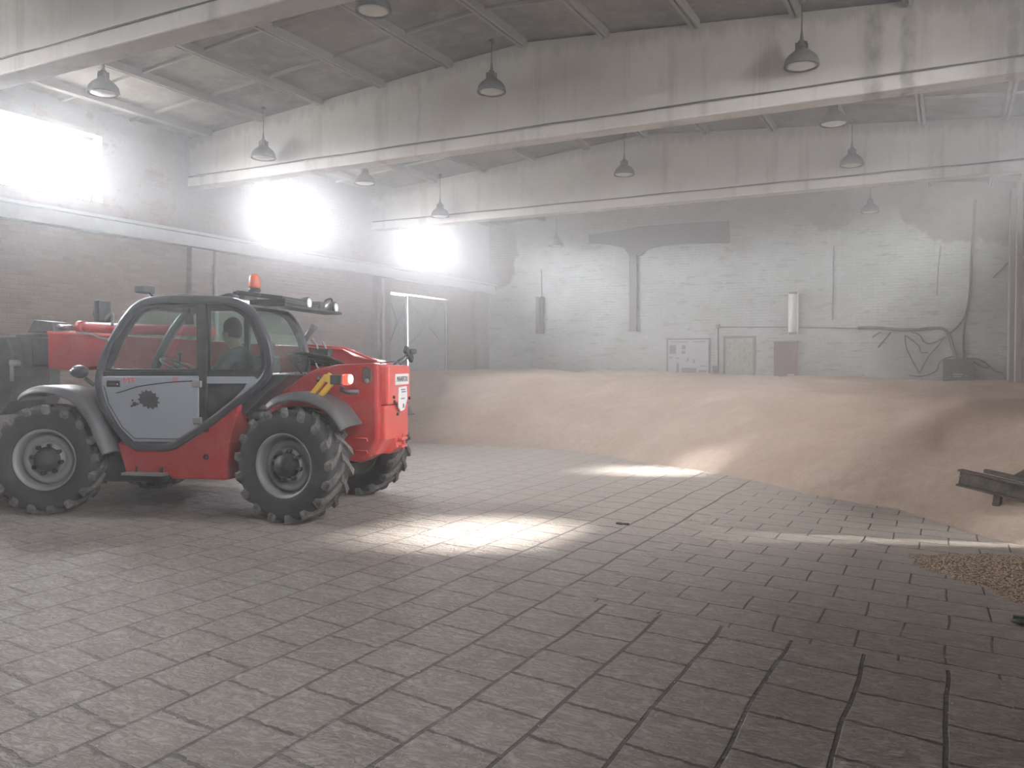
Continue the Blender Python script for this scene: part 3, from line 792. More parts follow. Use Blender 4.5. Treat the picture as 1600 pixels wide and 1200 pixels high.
# electrical box
a = at(1473, 600, YW); c = at(1521, 561, YW); r = empty('electrical_box', (a.x, YW, a.z)); tag(r, 'dark green electrical box on the back wall behind the grain', 'electrical box')
W_, H_ = c.x - a.x, c.z - a.z
b = MB(); b.box(0, W_, -.24, 0, 0, H_); b.build('body', 'electric_green', r, .012)
b = MB(); b.box(.02, W_ - .02, -.26, -.24, .02, H_ - .03); cv = b.build('cover', 'electric_green', r, .006)
b = MB()
for (u0, u1, v) in [(.32, .66, .40), (.20, .24, .31), (.34, .60, .31), (.74, .80, .34)]: b.box(u0 * W_, u1 * W_, -.263, -.26, v * H_ - .012, v * H_ + .012)
b.build('marking', 'pale_letter', cv)
# cables
CG = 'cables around the electrical box'
wtube('cable', [(1524, 312), (1521, 360), (1518, 410), (1517, 440), (1514, 470), (1508, 500), (1505, 530), (1506, 562)], .028, 'cable_grey', 'thick grey cable running down from the roof to the electrical box', 'cable', .04, CG)
wtube('cable', [(1340, 512), (1370, 512), (1400, 515), (1430, 515), (1465, 513), (1478, 517), (1485, 530), (1490, 548), (1494, 562)], .040, 'cable_grey', 'thick sagging cable bundle across the right of the back wall', 'cable', .05, CG)
for k, (pts, lab) in enumerate([
    ([(1508, 495), (1500, 505), (1492, 514), (1484, 520)], 'short diagonal cable joining the bundle to the riser'),
    ([(1424, 519), (1437, 524), (1443, 533), (1452, 537), (1465, 533), (1477, 526)], 'thin cable loop hanging closest under the bundle'),
    ([(1414, 524), (1416, 542), (1424, 560), (1432, 575), (1437, 583), (1442, 573), (1452, 555), (1466, 540), (1474, 528)], 'deep V shaped thin cable loop below the bundle'),
    ([(1414, 524), (1426, 532), (1436, 541), (1439, 550), (1450, 551)], 'thin hooked cable end below the bundle'),
    ([(1376, 519), (1370, 522), (1363, 527)], 'stubby cut cable end leaning left, nearest the bundle'),
    ([(1392, 519), (1383, 530), (1372, 543)], 'longer cut cable end leaning left under the bundle'),
    ([(1421, 586), (1436, 588), (1452, 585), (1464, 578), (1468, 566), (1480, 559), (1492, 557)], 'brown cable curling left from the box over the grain'),
    ([(1511, 560), (1525, 560), (1537, 565), (1547, 573), (1556, 580), (1568, 583)], 'brown cable reaching right from the box to the corner'),
    ([(1520, 564), (1531, 571), (1540, 575), (1546, 572)], 'short thin cable tail right of the electrical box')]):
    wtube('cable', pts, .014 if k not in (4, 5) else .02, 'cable_brown', lab, 'cable', .035, CG)
wtube('cable', [(1470, 385), (1466, 420), (1464, 462)], .010, 'cable_grey', 'thin hanging wire with a lump at its end, right part of the wall', 'cable', .03)
wtube('cable', [(1598, 386), (1586, 401), (1573, 413), (1562, 424), (1552, 434)], .016, 'cable_brown', 'slanting cable in the upper right corner of the back wall', 'cable', .03)
wtube('cable', [(1303, 384), (1302, 420), (1301, 500)], .012, 'cable_grey', 'faint vertical cable right of the white strip light', 'cable', .02)

# ------------------------------------------------------------------ steel scraper stuck in the heap (right edge)
P = at(1502, 745, 9.7)
r = empty('steel_scraper', (P.x, P.y, P.z), math.radians(-22)); tag(r, 'rusty dark steel scraper blade with a slanting strut lying on the grain', 'scraper')
tilt = Matrix.Rotation(math.radians(0), 4, 'Y')
r.rotation_euler = (0, math.radians(7), math.radians(-30))
b = MB(); L = 1.15
b.box(0, L, -.03, .0, -.085, .085); b.box(0, L, -.09, -.03, .065, .085); b.box(0, L, -.09, -.03, -.085, -.065); b.build('channel', 'rusty_green_steel', r, .006)
b = MB(); b.box(.20, .62, .02, .08, .085, .125); b.build('clamp_plate', 'rusty_green_steel', r, .006)
b = MB(); b.bar((.50, .05, .11), (1.05, .25, .62), .05, .06); b.build('strut', 'rusty_green_steel', r, .006)
b = MB(); b.box(.36, .43, -.05, .0, -.20, -.085); b.build('foot', 'rusty_green_steel', r, .006)
b = MB(); b.lathe([(.012, -.10), (.012, -.085)], 8, 'Y', Matrix.Translation((.04, 0, .02))); b.build('bolt', 'dull_steel', r)
# small green scrap at the very edge of the floor
b = MB(); b.sphere((0, 0, .02), .05, 12, 8, (1.3, .8, .42)); b.box(-.05, .03, -.015, .015, .03, .05)
tag(b.build('rubber_scrap', 'green_rubber', loc=(.41, 6.02, 0)), 'small dark green scrap on the floor at the right edge', 'scrap')
b = MB(); rk = random.Random(9)
for k in range(5): b.sphere((-.05 + .026 * k, rk.uniform(-.008, .008), .008), rk.uniform(.016, .024), 7, 5, (1, 1, .6))
tag(b.build('dirt_clod', 'cable_brown', loc=(-2.9, 7.95, 0)), 'small dark crumbs of dirt on the floor beyond the sun patch', 'dirt')

# ------------------------------------------------------------------ telehandler
VO = Vector((-7.5548, 7.0752, 0)); VR = math.radians(196.547)
tele = empty('telehandler', VO, VR)
tag(tele, 'red and grey telescopic handler with a dusty cab standing on the stamped floor', 'telehandler')

# --- wheels
def make_wheel(steer, px_, py_, outer):
    """outer: +1 left side of the machine, -1 right side"""
    R_ = .585; hw = .205
    rim = MB()
    prof = [(.300, .165), (.322, .192), (.332, .188), (.322, .168), (.304, .158), (.298, .10), (.290, .045), (.276, .035), (.266, .070), (.256, .095), (.245, .102), (.196, .104), (.188, .080), (.172, .072), (.158, .098), (.150, .104), (.0, .104)]
    rim.lathe([(r, h) for r, h in prof], 48, 'Y', cap=False)
    rim.lathe([(.300, .10), (.295, -.10), (.305, -.15), (.330, -.188), (.30, -.16), (.0, -.12)], 40, 'Y', cap=False)
    if outer < 0: rim.v = [(x, -y, z) for x, y, z in rim.v]
    w_ = rim.build('wheel', 'rim_paint', tele); w_.location = (px_, py_, R_); w_.rotation_euler = (0, 0, steer)
    t = MB()
    pr = [(.322, .165), (.335, .188), (.36, .196), (.42, .212), (.48, .212), (.53, .200), (.548, .17), (.556, .10), (.558, 0)]
    pr = pr + [(r, -y) for r, y in pr[::-1][1:]]
    t.lathe(pr, 64, 'Y', cap=False)
    tr = t
    N = 17; t.cur = 1
    for s in (-1, 1):
        for k in range(N):
            th0 = 2 * PI * (k + (.5 if s > 0 else 0)) / N
            # bars lead at the centre and trail towards the shoulder
            path = [(0.0, -.015, .550, .587, .046), (.09, .05, .550, .589, .035), (.19, .11, .548, .589, .035), (.28, .165, .542, .587, .040), (.335, .205, .52, .576, .044), (.345, .211, .490, .535, .026)]
            vs = []
            for dth, yy, rb_, rt_, hwid in path:
                th = th0 + dth; y_ = s * yy
                for rr, ww in ((rb_, hwid * 1.25), (rt_, hwid * .8)):
                    for q in (-1, 1):
                        a = th + q * ww / .57
                        yo = y_ + (s * .010 if rr == rt_ and yy > .19 else 0)
                        vs.append((rr * math.cos(a), yo, rr * math.sin(a)))
            fs = []
            for i in range(len(path) - 1):
                a = i * 4; c = a + 4
                fs += [(a+2, a+3, c+3, c+2), (a, a+2, c+2, c), (a+3, a+1, c+1, c+3), (a+1, a, c, c+1)]
            fs += [(0, 1, 3, 2), (len(path)*4-4, len(path)*4-2, len(path)*4-1, len(path)*4-3)]
            t.add(vs, fs)
    ty = t.build('tyre', ('tyre_rubber', 'tread_rubber'), w_)
    h = MB(); sg = outer
    h.lathe([(.135, sg*.104), (.130, sg*.120), (.118, sg*.130), (.112, sg*.185), (.095, sg*.200), (.06, sg*.205), (.055, sg*.22), (.0, sg*.22)], 28, 'Y', cap=False)
    hb = h.build('hub', 'hub_black', w_)
    for k in range(8):
        a = 2 * PI * k / 8 + .2; n_ = MB()
        n_.lathe([(.024, sg*.095), (.024, sg*.15), (.014, sg*.162), (0, sg*.162)], 6, 'Y', Matrix.Translation((.150 * math.cos(a), 0, .150 * math.sin(a))))
        n_.build('wheel_nut', 'hub_black', hb)
    return w_
make_wheel(math.radians(16), 1.43, .93, 1)
make_wheel(math.radians(-9), -1.405, .945, 1)
make_wheel(math.radians(16), 1.405, -.945, -1)
make_wheel(math.radians(-9), -1.405, -.945, -1)

# --- axles, belly, tanks
b = MB(); b.tube([(1.405, -.75, .585), (1.405, .72, .585)], .10, 12); b.sphere((1.405, 0, .585), .2, 14, 10, (1, 1.1, 1)); b.build('axle', 'hub_black', tele)
b = MB(); b.tube([(-1.405, -.72, .585), (-1.405, .72, .585)], .10, 12); b.sphere((-1.405, 0, .585), .2, 14, 10, (1, 1.1, 1)); b.build('axle', 'hub_black', tele)
b = MB(); b.prism([(1.9, .50), (1.9, .95), (.9, 1.05), (-1.8, 1.05), (-1.9, .55), (-.9, .38), (1.0, .38)], -.36, .42); b.build('main_frame', 'hub_black', tele, .02)
b = MB(); b.tube([(1.0, .60, .47), (.30, .60, .47)], .17, 20); b.build('fuel_tank', 'black_plastic', tele)
# red side skirt under the cab
b = MB(); b.prism([(.60, .78), (.50, .46), (.02, .44), (-.02, .40), (-.66, .40), (-.68, .78), (-.79, 1.13), (-.80, 1.20), (-.55, 1.12), (-.2, .90), (.3, .80)], .46, .95)
b.build('side_skirt', 'red_paint', tele, .018)
b = MB(); b.prism([(.60, .77), (.45, .745), (.37, .62), (.40, .47), (.50, .46)], .945, .972); b.build('skirt_plate', 'red_paint', tele, .01)
b = MB(); b.box(.02, .50, .90, 1.06, .435, .465); b.build('step', 'dull_steel', tele, .006)
for x in (.10, .40):
    b = MB(); b.box(x - .02, x + .02, .88, .96, .46, .52); b.build('step_bracket', 'hub_black', tele)
b = MB(); b.lathe([(.028, .95), (.028, .962), (.014, .962), (.014, .955), (0, .955)], 16, 'Y', Matrix.Translation((-.42, 0, .64))); b.build('lifting_eye', 'hub_black', tele)

# --- cab
OUT = [(.815, 1.62), (.855, 1.42), (.82, 1.17), (.68, .96), (.53, .79), (.42, .71), (.20, .695), (-.03, .70), (-.20, .78), (-.51, .97), (-.80, 1.18), (-1.05, 1.36), (-1.17, 1.52), (-1.185, 1.68), (-1.13, 1.90), (-1.02, 2.12), (-.88, 2.245), (-.66, 2.305), (-.25, 2.325), (.14, 2.32), (.36, 2.265), (.50, 2.14), (.62, 1.98), (.73, 1.80)]
out_s = [tuple(v) for v in catmull([(x, z, 0) for x, z in OUT], 3, True)]; out_s = [(v[0], v[1]) for v in out_s]
in1 = inset(out_s, .085); in2 = inset(out_s, .135)
YN, YFR = 1.0, 0.0
r = MB(); r.ring(out_s, in1, YN - .10, YN); r.build('cab_frame', 'cab_frame_grey', tele, .028)
r = MB(); r.ring(inset(out_s, .02), inset(out_s, .11), YFR, YFR + .09); r.build('cab_frame', 'cab_frame_grey', tele, .022)
r = MB(); r.ring(inset(out_s, .075), in2, YN - .085, YN - .045); r.build('door_seal', 'seal_black', tele)
# skin panels that wrap round the cab: roof, floor, rear panel, front apron
def strip_skin(name, sel, mat, y0=YFR + .04, y1=YN - .05, inn=.012, th=.03):
    o1 = inset(out_s, inn); o2 = inset(out_s, inn + th)
    idx = [i for i, p in enumerate(out_s) if sel(*p)]
    n = len(out_s)
    # longest run, allowing wrap
    runs = []; cur = []
    for i in range(2 * n):
        if (i % n) in idx: cur.append(i % n)
        else:
            if cur: runs.append(cur)
            cur = []
    if cur: runs.append(cur)
    run = max(runs, key=len)[:n]
    b = MB(); m_ = len(run)
    vs = []
    for i in run: vs += [(o1[i][0], y0, o1[i][1]), (o1[i][0], y1, o1[i][1]), (o2[i][0], y1, o2[i][1]), (o2[i][0], y0, o2[i][1])]
    fs = []
    for k in range(m_ - 1):
        a = 4 * k; c = a + 4
        for q in range(4): fs.append((a + q, a + (q + 1) % 4, c + (q + 1) % 4, c + q))
    fs += [(0, 1, 2, 3), (4*m_-4, 4*m_-1, 4*m_-2, 4*m_-3)]
    b.add(vs, fs); return b.build(name, mat, tele)
strip_skin('roof', lambda x, z: z > 2.20, 'cab_frame_grey')
strip_skin('windscreen', lambda x, z: x > .4 and 1.05 < z < 2.24, 'cab_glass', inn=.03, th=.008)
strip_skin('front_apron', lambda x, z: x > .3 and z < 1.10, 'cab_frame_grey')
strip_skin('cab_floor', lambda x, z: z < .80, 'black_plastic')
strip_skin('rear_panel', lambda x, z: x < -.1 and z < 1.50, 'cab_frame_grey')
strip_skin('rear_window', lambda x, z: x < -.95 and 1.49 < z < 2.22, 'cab_glass', inn=.03, th=.008)
# rear cab window surround
b = MB(); b.tube([(-1.15, YFR + .09, 1.505), (-1.15, YN - .09, 1.505)], .014, 8); b.build('wiper_rail', 'steel', tele)
b = MB(); b.box(-1.19, -1.165, .12, .5, 1.48, 1.50); b.bar((-1.18, .25, 1.49), (-1.13, .55, 1.72), .012, .012); b.build('rear_wiper', 'seal_black', tele)
# near side: glass, pillar, waist, door
def plate(name, poly, mat, y0, y1, bevel=0, parent=None):
    b = MB(); b.prism(poly, y0, y1); return b.build(name, mat, parent or tele, bevel)
b = MB(); b.box(-.452, -.352, YN - .085, YN - .02, .90, 2.24); b.build('door_pillar', 'seal_black', tele, .012)
b = MB(); b.box(-1.09, .76, YN - .082, YN - .03, 1.475, 1.535); b.build('waist_bar', 'seal_black', tele, .008)
door = plate('door', [(.775, 1.478), (-.372, 1.485), (-.372, .935), (-.14, .79), (.40, .785), (.565, .925), (.72, 1.17), (.785, 1.36)], 'door_grey', YN - .06, YN - .018, .012)
plate('window_pane', round_poly([(.70, 1.53), (-.352, 1.53), (-.352, 2.215), (.26, 2.20), (.40, 2.10), (.58, 1.83)], .05), 'cab_glass', YN - .062, YN - .054, 0, door)
b = MB()
fr_o = [(.735, 1.52), (-.352, 1.52), (-.352, 2.235), (.26, 2.235), (.46, 2.11), (.62, 1.85)]; fr_i = [(.675, 1.555), (-.33, 1.555), (-.33, 2.195), (.25, 2.19), (.395, 2.08), (.55, 1.83)]
b.ring(fr_o, fr_i, YN - .07, YN - .035); b.build('window_frame', 'seal_black', door, .006)
plate('side_window', round_poly([(-.452, 1.53), (-1.10, 1.53), (-1.11, 1.70), (-1.05, 1.92), (-.93, 2.10), (-.80, 2.19), (-.452, 2.215)], .03), 'cab_glass', YN - .070, YN - .062)
b = MB(); b.ring([(-.452, 1.52), (-1.11, 1.52), (-1.125, 1.70), (-1.07, 1.93), (-.95, 2.12), (-.80, 2.22), (-.452, 2.235)], [(-.475, 1.55), (-1.04, 1.55), (-1.055, 1.70), (-.995, 1.90), (-.89, 2.06), (-.76, 2.165), (-.475, 2.195)], YN - .078, YN - .05); b.build('window_frame', 'seal_black', tele, .006)
b = MB(); pts = [(.60, YN - .016, 1.30), (.50, YN - .016, 1.325), (.35, YN - .016, 1.368), (.10, YN - .016, 1.405), (-.15, YN - .016, 1.425), (-.36, YN - .016, 1.432)]
b.tube(catmull(pts, 4), .0055, 6); b.build('crease_line', 'seal_black', door)
b = MB(); pts = [(-.37, YN-.016, .965), (-.13, YN-.016, .825), (.385, YN-.016, .82), (.53, YN-.016, .94), (.69, YN-.016, 1.19), (.745, YN-.016, 1.38)]
b.tube(pts, .0045, 6); b.build('edge_line', 'seal_black', door)
b = MB(); b.box(.55, .71, YN - .02, YN - .008, 1.365, 1.435); b.box(.57, .69, YN - .010, YN + .004, 1.385, 1.40); b.build('door_handle', 'seal_black', door, .006)
b = MB(); rk = random.Random(4); poly = []
for k in range(38):
    a = 2 * PI * k / 38; rr = .092 * (1 + .06 * math.sin(a * 2 + 1)) * (1 + (.22 if k % 3 == 0 else rk.uniform(-.08, .06)))
    poly.append((.215 + rr * math.cos(a) * 1.12 + .02 * math.sin(a), 1.235 + rr * math.sin(a)))
b.prism(poly, YN - .019, YN - .0145); b.build('dark_patch', 'boom_grey', door)
for (cx, cz, s) in [(.385, 1.185, .028), (.405, 1.225, .014), (.415, 1.165, .016), (.350, 1.185, .016)]:
    b = MB(); b.prism([(cx + s * rk.uniform(.7, 1.2) * math.cos(a), cz + s * rk.uniform(.6, 1) * math.sin(a)) for a in [2*PI*k/9 for k in range(9)]], YN - .019, YN - .0145); b.build('dark_patch', 'boom_grey', door)
LM = lambda x, y, z: Matrix.Translation((x, y, z)) @ Matrix.Rotation(PI, 4, 'Z') @ Matrix.Rotation(PI / 2, 4, 'X')
tag(text('MT', .085, 'red_letter', door, LM(.44, YN - .016, 1.432), name='lettering', xs=1.25), 'red letters MT')
tag(text('ST', .060, 'red_letter', door, LM(-.10, YN - .016, 1.447), name='lettering', xs=1.15), 'small red letters ST')
b = MB(); b.box(-.362, -.315, YN - .03, YN - .006, .96, 1.45); b.build('hinge_strip', 'door_grey', tele, .006)
for z in (1.02, 1.40):
    b = MB(); b.box(-.40, -.30, YN - .03, YN + .006, z - .035, z + .035); b.build('hinge', 'dull_steel', tele, .008)
plate('storage_panel', [(-.40, 1.475), (-1.06, 1.475), (-1.06, 1.42), (-.72, 1.155), (-.40, .97)], 'boom_grey', YN - .07, YN - .045, .006)
plate('waist_trim', [(-.44, 1.48), (-.98, 1.48), (-1.06, 1.405), (-.44, 1.405)], 'door_grey', YN - .05, YN - .028, .008)
plate('slanting_trim', [(-1.10, 1.435), (-.90, 1.415), (-.56, 1.115), (-.66, 1.12), (-.60, 1.10), (-1.0, 1.34)][:2] + [(-.86, 1.35), (-.60, 1.115), (-.70, 1.12), (-1.02, 1.36)], 'door_grey', YN - .05, YN - .028, .006)
# far side of the cab
plate('side_panel', [(.66, 1.42), (-1.0, 1.42), (-1.0, 1.35), (-.5, 1.0), (-.1, .80), (.36, .80), (.6, 1.0)], 'black_plastic', YFR + .03, YFR + .06)
plate('side_window', [(.62, 1.48), (-1.02, 1.48), (-1.05, 1.75), (-.92, 2.08), (-.75, 2.2), (.16, 2.2), (.4, 2.02)], 'cab_glass', YFR + .04, YFR + .048)
b = MB(); b.box(-.44, -.38, YFR + .03, YFR + .07, 1.45, 2.22); b.box(-1.0, .64, YFR + .03, YFR + .07, 1.42, 1.48); b.build('far_pillar', 'seal_black', tele)
# inside
b = MB(); b.prism([(.72, 1.10), (.78, 1.44), (.50, 1.52), (.36, 1.46), (.40, 1.05)], .12, .88); b.build('dashboard', 'black_plastic', tele, .02)
b = MB(); b.tube([(.42, .50, 1.15), (.20, .50, 1.56)], .028, 10); b.build('steering_column', 'black_plastic', tele)
st = MB(); mt_ = Matrix.Translation((.19, .50, 1.585)) @ Matrix.Rotation(math.radians(-28), 4, 'Y')
st.tube([mt_ @ Vector((.185 * math.cos(2*PI*k/28), .185 * math.sin(2*PI*k/28), 0)) for k in range(28)], .014, 8, closed=True)
st.lathe([(.0, -.02), (.045, -.015), (.045, .015), (0, .02)], 14, 'Z', mt_)
for k in range(3):
    a = 2*PI*k/3 + .5; st.bar(mt_ @ Vector((0, 0, 0)), mt_ @ Vector((.18*math.cos(a), .18*math.sin(a), 0)), .024, .012)
st.build('steering_wheel', 'seal_black', tele)
b = MB(); b.box(-.86, -.34, .26, .74, 1.02, 1.16); b.box(-.94, -.82, .28, .72, 1.12, 1.70); b.box(-.93, -.85, .38, .62, 1.70, 1.86); b.box(-.80, -.40, .34, .66, .72, 1.02); b.build('seat', 'seat_cloth', tele, .03)
b = MB(); b.lathe([(.0, 0), (.05, .0), (.045, .10), (.03, .13), (0, .13)], 14, 'Z', Matrix.Translation((.10, .40, 2.05))); b.tube([(.10, .40, 2.16), (.10, .40, 2.28)], .015, 8); b.build('cab_fan', 'black_plastic', tele)
b = MB(); b.tube([(.30, .30, 1.50), (.28, .30, 1.70)], .012, 8); b.sphere((.28, .30, 1.72), .028, 10, 8); b.build('control_lever', 'black_plastic', tele)

# --- cab roof furniture
b = MB()
for y in (.10, .90): b.bar((-.72, y, 2.345), (-1.30, y, 2.27), .03, .03)
for k in range(9):
    y = .10 + .80 * k / 8; b.bar((-.76, y, 2.365), (-1.26, y, 2.30), .014, .014)
for (x, z) in ((-.78, 2.35), (-1.02, 2.32), (-1.28, 2.29)): b.bar((x, .05, z), (x, .95, z), .028, .02)
b.build('roof_guard', 'black_plastic', tele)
b = MB(); b.box(-1.33, -1.10, -.52, .98, 2.195, 2.225); b.build('rear_visor', 'black_plastic', tele, .008)
b = MB(); b.box(-1.30, -.90, .10, .92, 2.225, 2.275); b.build('light_shelf', 'black_plastic', tele, .012)
for y in (.34, -.40):
    b = MB(); b.lathe([(.0, .13), (.04, .12), (.068, .06), (.072, 0), (.062, -.005)], 20, 'Z', Matrix.Translation((-1.30, y, 2.27)) @ Matrix.Rotation(PI/2, 4, 'Y'), cap=False)
    wl_ = b.build('work_light', 'black_plastic', tele)
    b = MB(); b.lathe([(.0, -.022), (.04, -.016), (.060, -.004), (.0, .0)], 20, 'Z', Matrix.Translation((-1.30, y, 2.27)) @ Matrix.Rotation(PI/2, 4, 'Y')); b.build('lens', 'white_lamp', wl_)
b = MB(); b.box(-1.27, -1.17, -.16, -.02, 2.22, 2.32); b.build('bracket', 'boom_grey', tele, .01)
b = MB(); b.tube(catmull([(-1.2, -.20, 2.24), (-1.24, -.24, 2.34), (-1.28, -.30, 2.37), (-1.27, -.36, 2.34)], 4), .012, 6); b.build('wire', 'seal_black', tele)
b = MB(); b.lathe([(.062, 0), (.066, .015), (.066, .03), (.05, .045), (.0, .045)], 20, 'Z', Matrix.Translation((-.86, .72, 2.365))); bc = b.build('beacon', 'black_plastic', tele)
b = MB(); b.lathe([(.058, .045), (.064, .07), (.060, .12), (.050, .165), (.032, .19), (.0, .20)], 20, 'Z', Matrix.Translation((-.86, .72, 2.365))); b.build('beacon_lens', 'orange_lens', bc)
b = MB(); b.tube(catmull([(-.60, .55, 2.33), (-.45, .5, 2.37), (-.3, .52, 2.335), (-.1, .5, 2.35)], 4), .014, 6); b.build('roof_wire', 'seal_black', tele)
b = MB(); b.box(.02, .20, .35, .55, 2.325, 2.365); b.box(.05, .17, .38, .52, 2.36, 2.375); b.build('roof_vent', 'boom_grey', tele, .01)
b = MB(); b.box(-.62, -.40, .20, .50, 2.33, 2.36); b.build('roof_vent', 'boom_grey', tele, .01)
# lights and mirrors at the front of the cab
def lampbox(x, y, z, sx_, sz_, m1, nm='front_light'):
    b = MB(); b.box(x - sx_, x + sx_, y - .10, y + .10, z - sz_, z + sz_); o = b.build(nm, 'boom_grey', tele, .015)
    return o
lampbox(.50, .62, 2.425, .065, .04, None)
b = MB(); b.tube([(.45, .62, 2.40), (.36, .62, 2.30)], .014, 6); b.build('lamp_stalk', 'seal_black', tele)
o = lampbox(.86, .84, 2.18, .035, .115, None, 'front_mirror')
b = MB(); b.box(.893, .897, .76, .92, 2.08, 2.28); b.build('mirror_glass', 'steel', o)
b = MB(); b.box(.915, .95, .82, .87, 2.13, 2.19); b.build('stub', 'seal_black', o)
b = MB(); b.tube(catmull([(.84, .84, 2.08), (.76, .84, 2.15), (.72, .86, 2.13), (.70, .90, 2.02)], 4), .016, 8); b.build('mirror_arm', 'dull_steel', tele)
b = MB(); b.sphere((.985, 1.05, 1.525), .10, 18, 12, (1.05, .75, .72)); hm_ = b.build('side_mirror', 'cab_frame_grey', tele)
b = MB(); b.tube([(.93, 1.04, 1.46), (.86, .98, 1.38)], .022, 8); b.build('mirror_arm', 'seal_black', hm_)
b = MB(); b.sphere((1.03, 1.08, 1.53), .05, 12, 8, (1, .8, .6)); b.build('lens', 'steel', hm_)
b = MB(); b.tube([(-.86, -.30, 1.75), (-.98, -.32, 1.95), (-1.06, -.34, 2.06)], [.035, .035, .042], 12); b.build('exhaust_pipe', 'boom_grey', tele)

# --- fenders
def fender(name, pts, y0, y1, th=.018, mat='fender_grey'):
    """pts: outline of the top surface in (x, z), swept across y with a rolled edge"""
    c = [(v[0], v[1]) for v in catmull([(x, z, 0) for x, z in pts], 5)]
    ys = [(y0, 0), (y0 + .05, .012), (y1 - .09, .012), (y1 - .03, -.012), (y1, -.055), (y1 + .004, -.075)]
    vs = []; fs = []; n = len(c); m_ = len(ys)
    for i, (x, z) in enumerate(c):
        a = Vector(c[max(i-1, 0)]); d = Vector(c[min(i+1, n-1)]); t_ = (d - a).normalized(); nr = Vector((-t_.y, t_.x))
        if nr.y < 0 and i < 2: pass
        if nr.y < -.2: nr = -nr
        for y, o_ in ys: vs.append((x + nr.x * o_, y, z + nr.y * o_))
    for i in range(n - 1):
        for k in range(m_ - 1): fs.append((i*m_ + k, i*m_ + k + 1, (i+1)*m_ + k + 1, (i+1)*m_ + k))
    b = MB(); b.add(vs, fs, True); o = b.build(name, mat, tele)
    s = o.modifiers.new('thickness', 'SOLIDIFY'); s.thickness = th; s.offset = -1
    return o
fender('fender', [(-1.16, 1.20), (-1.26, 1.27), (-1.45, 1.315), (-1.66, 1.29), (-1.86, 1.20), (-1.97, 1.08), (-2.04, .985)], .66, 1.12)
fender('fender', [(1.74, 1.25), (1.66, 1.32), (1.50, 1.365), (1.28, 1.36), (1.05, 1.29), (.88, 1.15), (.76, .97), (.68, .80), (.62, .68)], .62, 1.10)
fender('fender', [(-1.16, 1.20), (-1.26, 1.27), (-1.45, 1.315), (-1.66, 1.29), (-1.86, 1.20), (-1.97, 1.08), (-2.04, .985)], -1.12, -.66)
fender('fender', [(1.74, 1.25), (1.66, 1.32), (1.50, 1.365), (1.28, 1.36), (1.05, 1.29), (.88, 1.15), (.76, .97), (.68, .80)], -1.10, -.62)

# --- rear body
b = MB()
b.prism([(-.70, .95), (-.72, 1.20), (-1.05, 1.32), (-1.25, 1.32), (-1.30, .9)], .12, .48); b.build('rear_frame', 'red_paint', tele, .01); b = MB(); b.prism([(-.60, 1.08), (-.62, 1.42), (-1.05, 1.50), (-1.34, 1.50), (-1.10, 1.33), (-.86, 1.10)], .50, .88); b.build('hydraulic_tank', 'cab_frame_grey', tele, .02); b = MB()
side = [(-1.05, 1.30), (-1.33, 1.50), (-1.45, 1.555), (-1.70, 1.605), (-2.08, 1.62), (-2.15, 1.60), (-2.15, .80), (-2.05, .62), (-1.95, .56), (-1.80, .58), (-1.70, .80), (-1.60, 1.0), (-1.2, 1.05), (-1.0, 1.05)]
b.prism(side, .10, .52); b.build('rear_body', 'red_paint', tele, .035)
b = MB(); b.prism([(-1.9, 1.60), (-2.36 + .14, 1.595), (-2.235, 1.57), (-2.235, 1.17), (-1.9, 1.17)], -.34, .42); b.build('counterweight', 'light_red_paint', tele, .03)
b = MB(); b.prism([(-2.10, 1.165), (-2.205, 1.165), (-2.205, .80), (-2.10, .64), (-2.0, .60)], -.34, .44); b.build('rear_plate', 'light_red_paint', tele, .02)
b = MB(); b.prism([(-2.10, .80), (-2.23, .80), (-2.25, .70), (-2.17, .63), (-2.05, .63)], -.12, .20); b.box(-2.29, -2.23, -.06, .14, .69, .72); b.box(-2.29, -2.23, -.06, .14, .77, .80); b.tube([(-2.27, .04, .66), (-2.27, .04, .84)], .014, 8); b.build('tow_hitch', 'light_red_paint', tele, .008)
b = MB(); b.box(-2.245, -2.236, -.24, .22, 1.38, 1.50); pl = b.build('sign_plate', 'white_plate', tele, .002)
RM = lambda x, y, z: Matrix.Translation((x, y, z)) @ Matrix.Rotation(-PI / 2, 4, 'Z') @ Matrix.Rotation(PI / 2, 4, 'X')
text('MANITOU', .085, 'grey_letter', pl, RM(-2.247, -.01, 1.44), name='lettering', xs=.95)
b = MB(); b.add([(-2.237, y, z) for y, z in [(.12, 1.35), (-.16, 1.36), (-.18, 1.22), (-.08, 1.10), (.05, 1.085), (.12, 1.13)]] + [(-2.247, y, z) for y, z in [(.12, 1.35), (-.16, 1.36), (-.18, 1.22), (-.08, 1.10), (.05, 1.085), (.12, 1.13)]],
      [(0,1,2,3,4,5), (11,10,9,8,7,6)] + [(i, (i+1) % 6, 6 + (i+1) % 6, 6 + i) for i in range(6)]); sh = b.build('shield_plate', 'white_plate', tele)
b = MB()
for (ya, yb, z) in ((.04, -.10, 1.325), (.02, -.12, 1.30), (.04, -.08, 1.225)): b.box(-2.250, -2.246, yb, ya, z - .006, z + .006)
b.box(-2.250, -2.246, -.06, -.02, 1.12, 1.165); b.build('marking', 'grey_letter', sh)
for (y, z) in ((.27, 1.25), (.25, 1.20), (-.26, 1.22), (.15, 1.06)):
    b = MB(); b.lathe([(.018, 0), (.018, .02), (0, .02)], 8, 'Z', Matrix.Translation((-2.235, y, z)) @ Matrix.Rotation(-PI/2, 4, 'Y')); b.build('bolt', 'hub_black', tele)
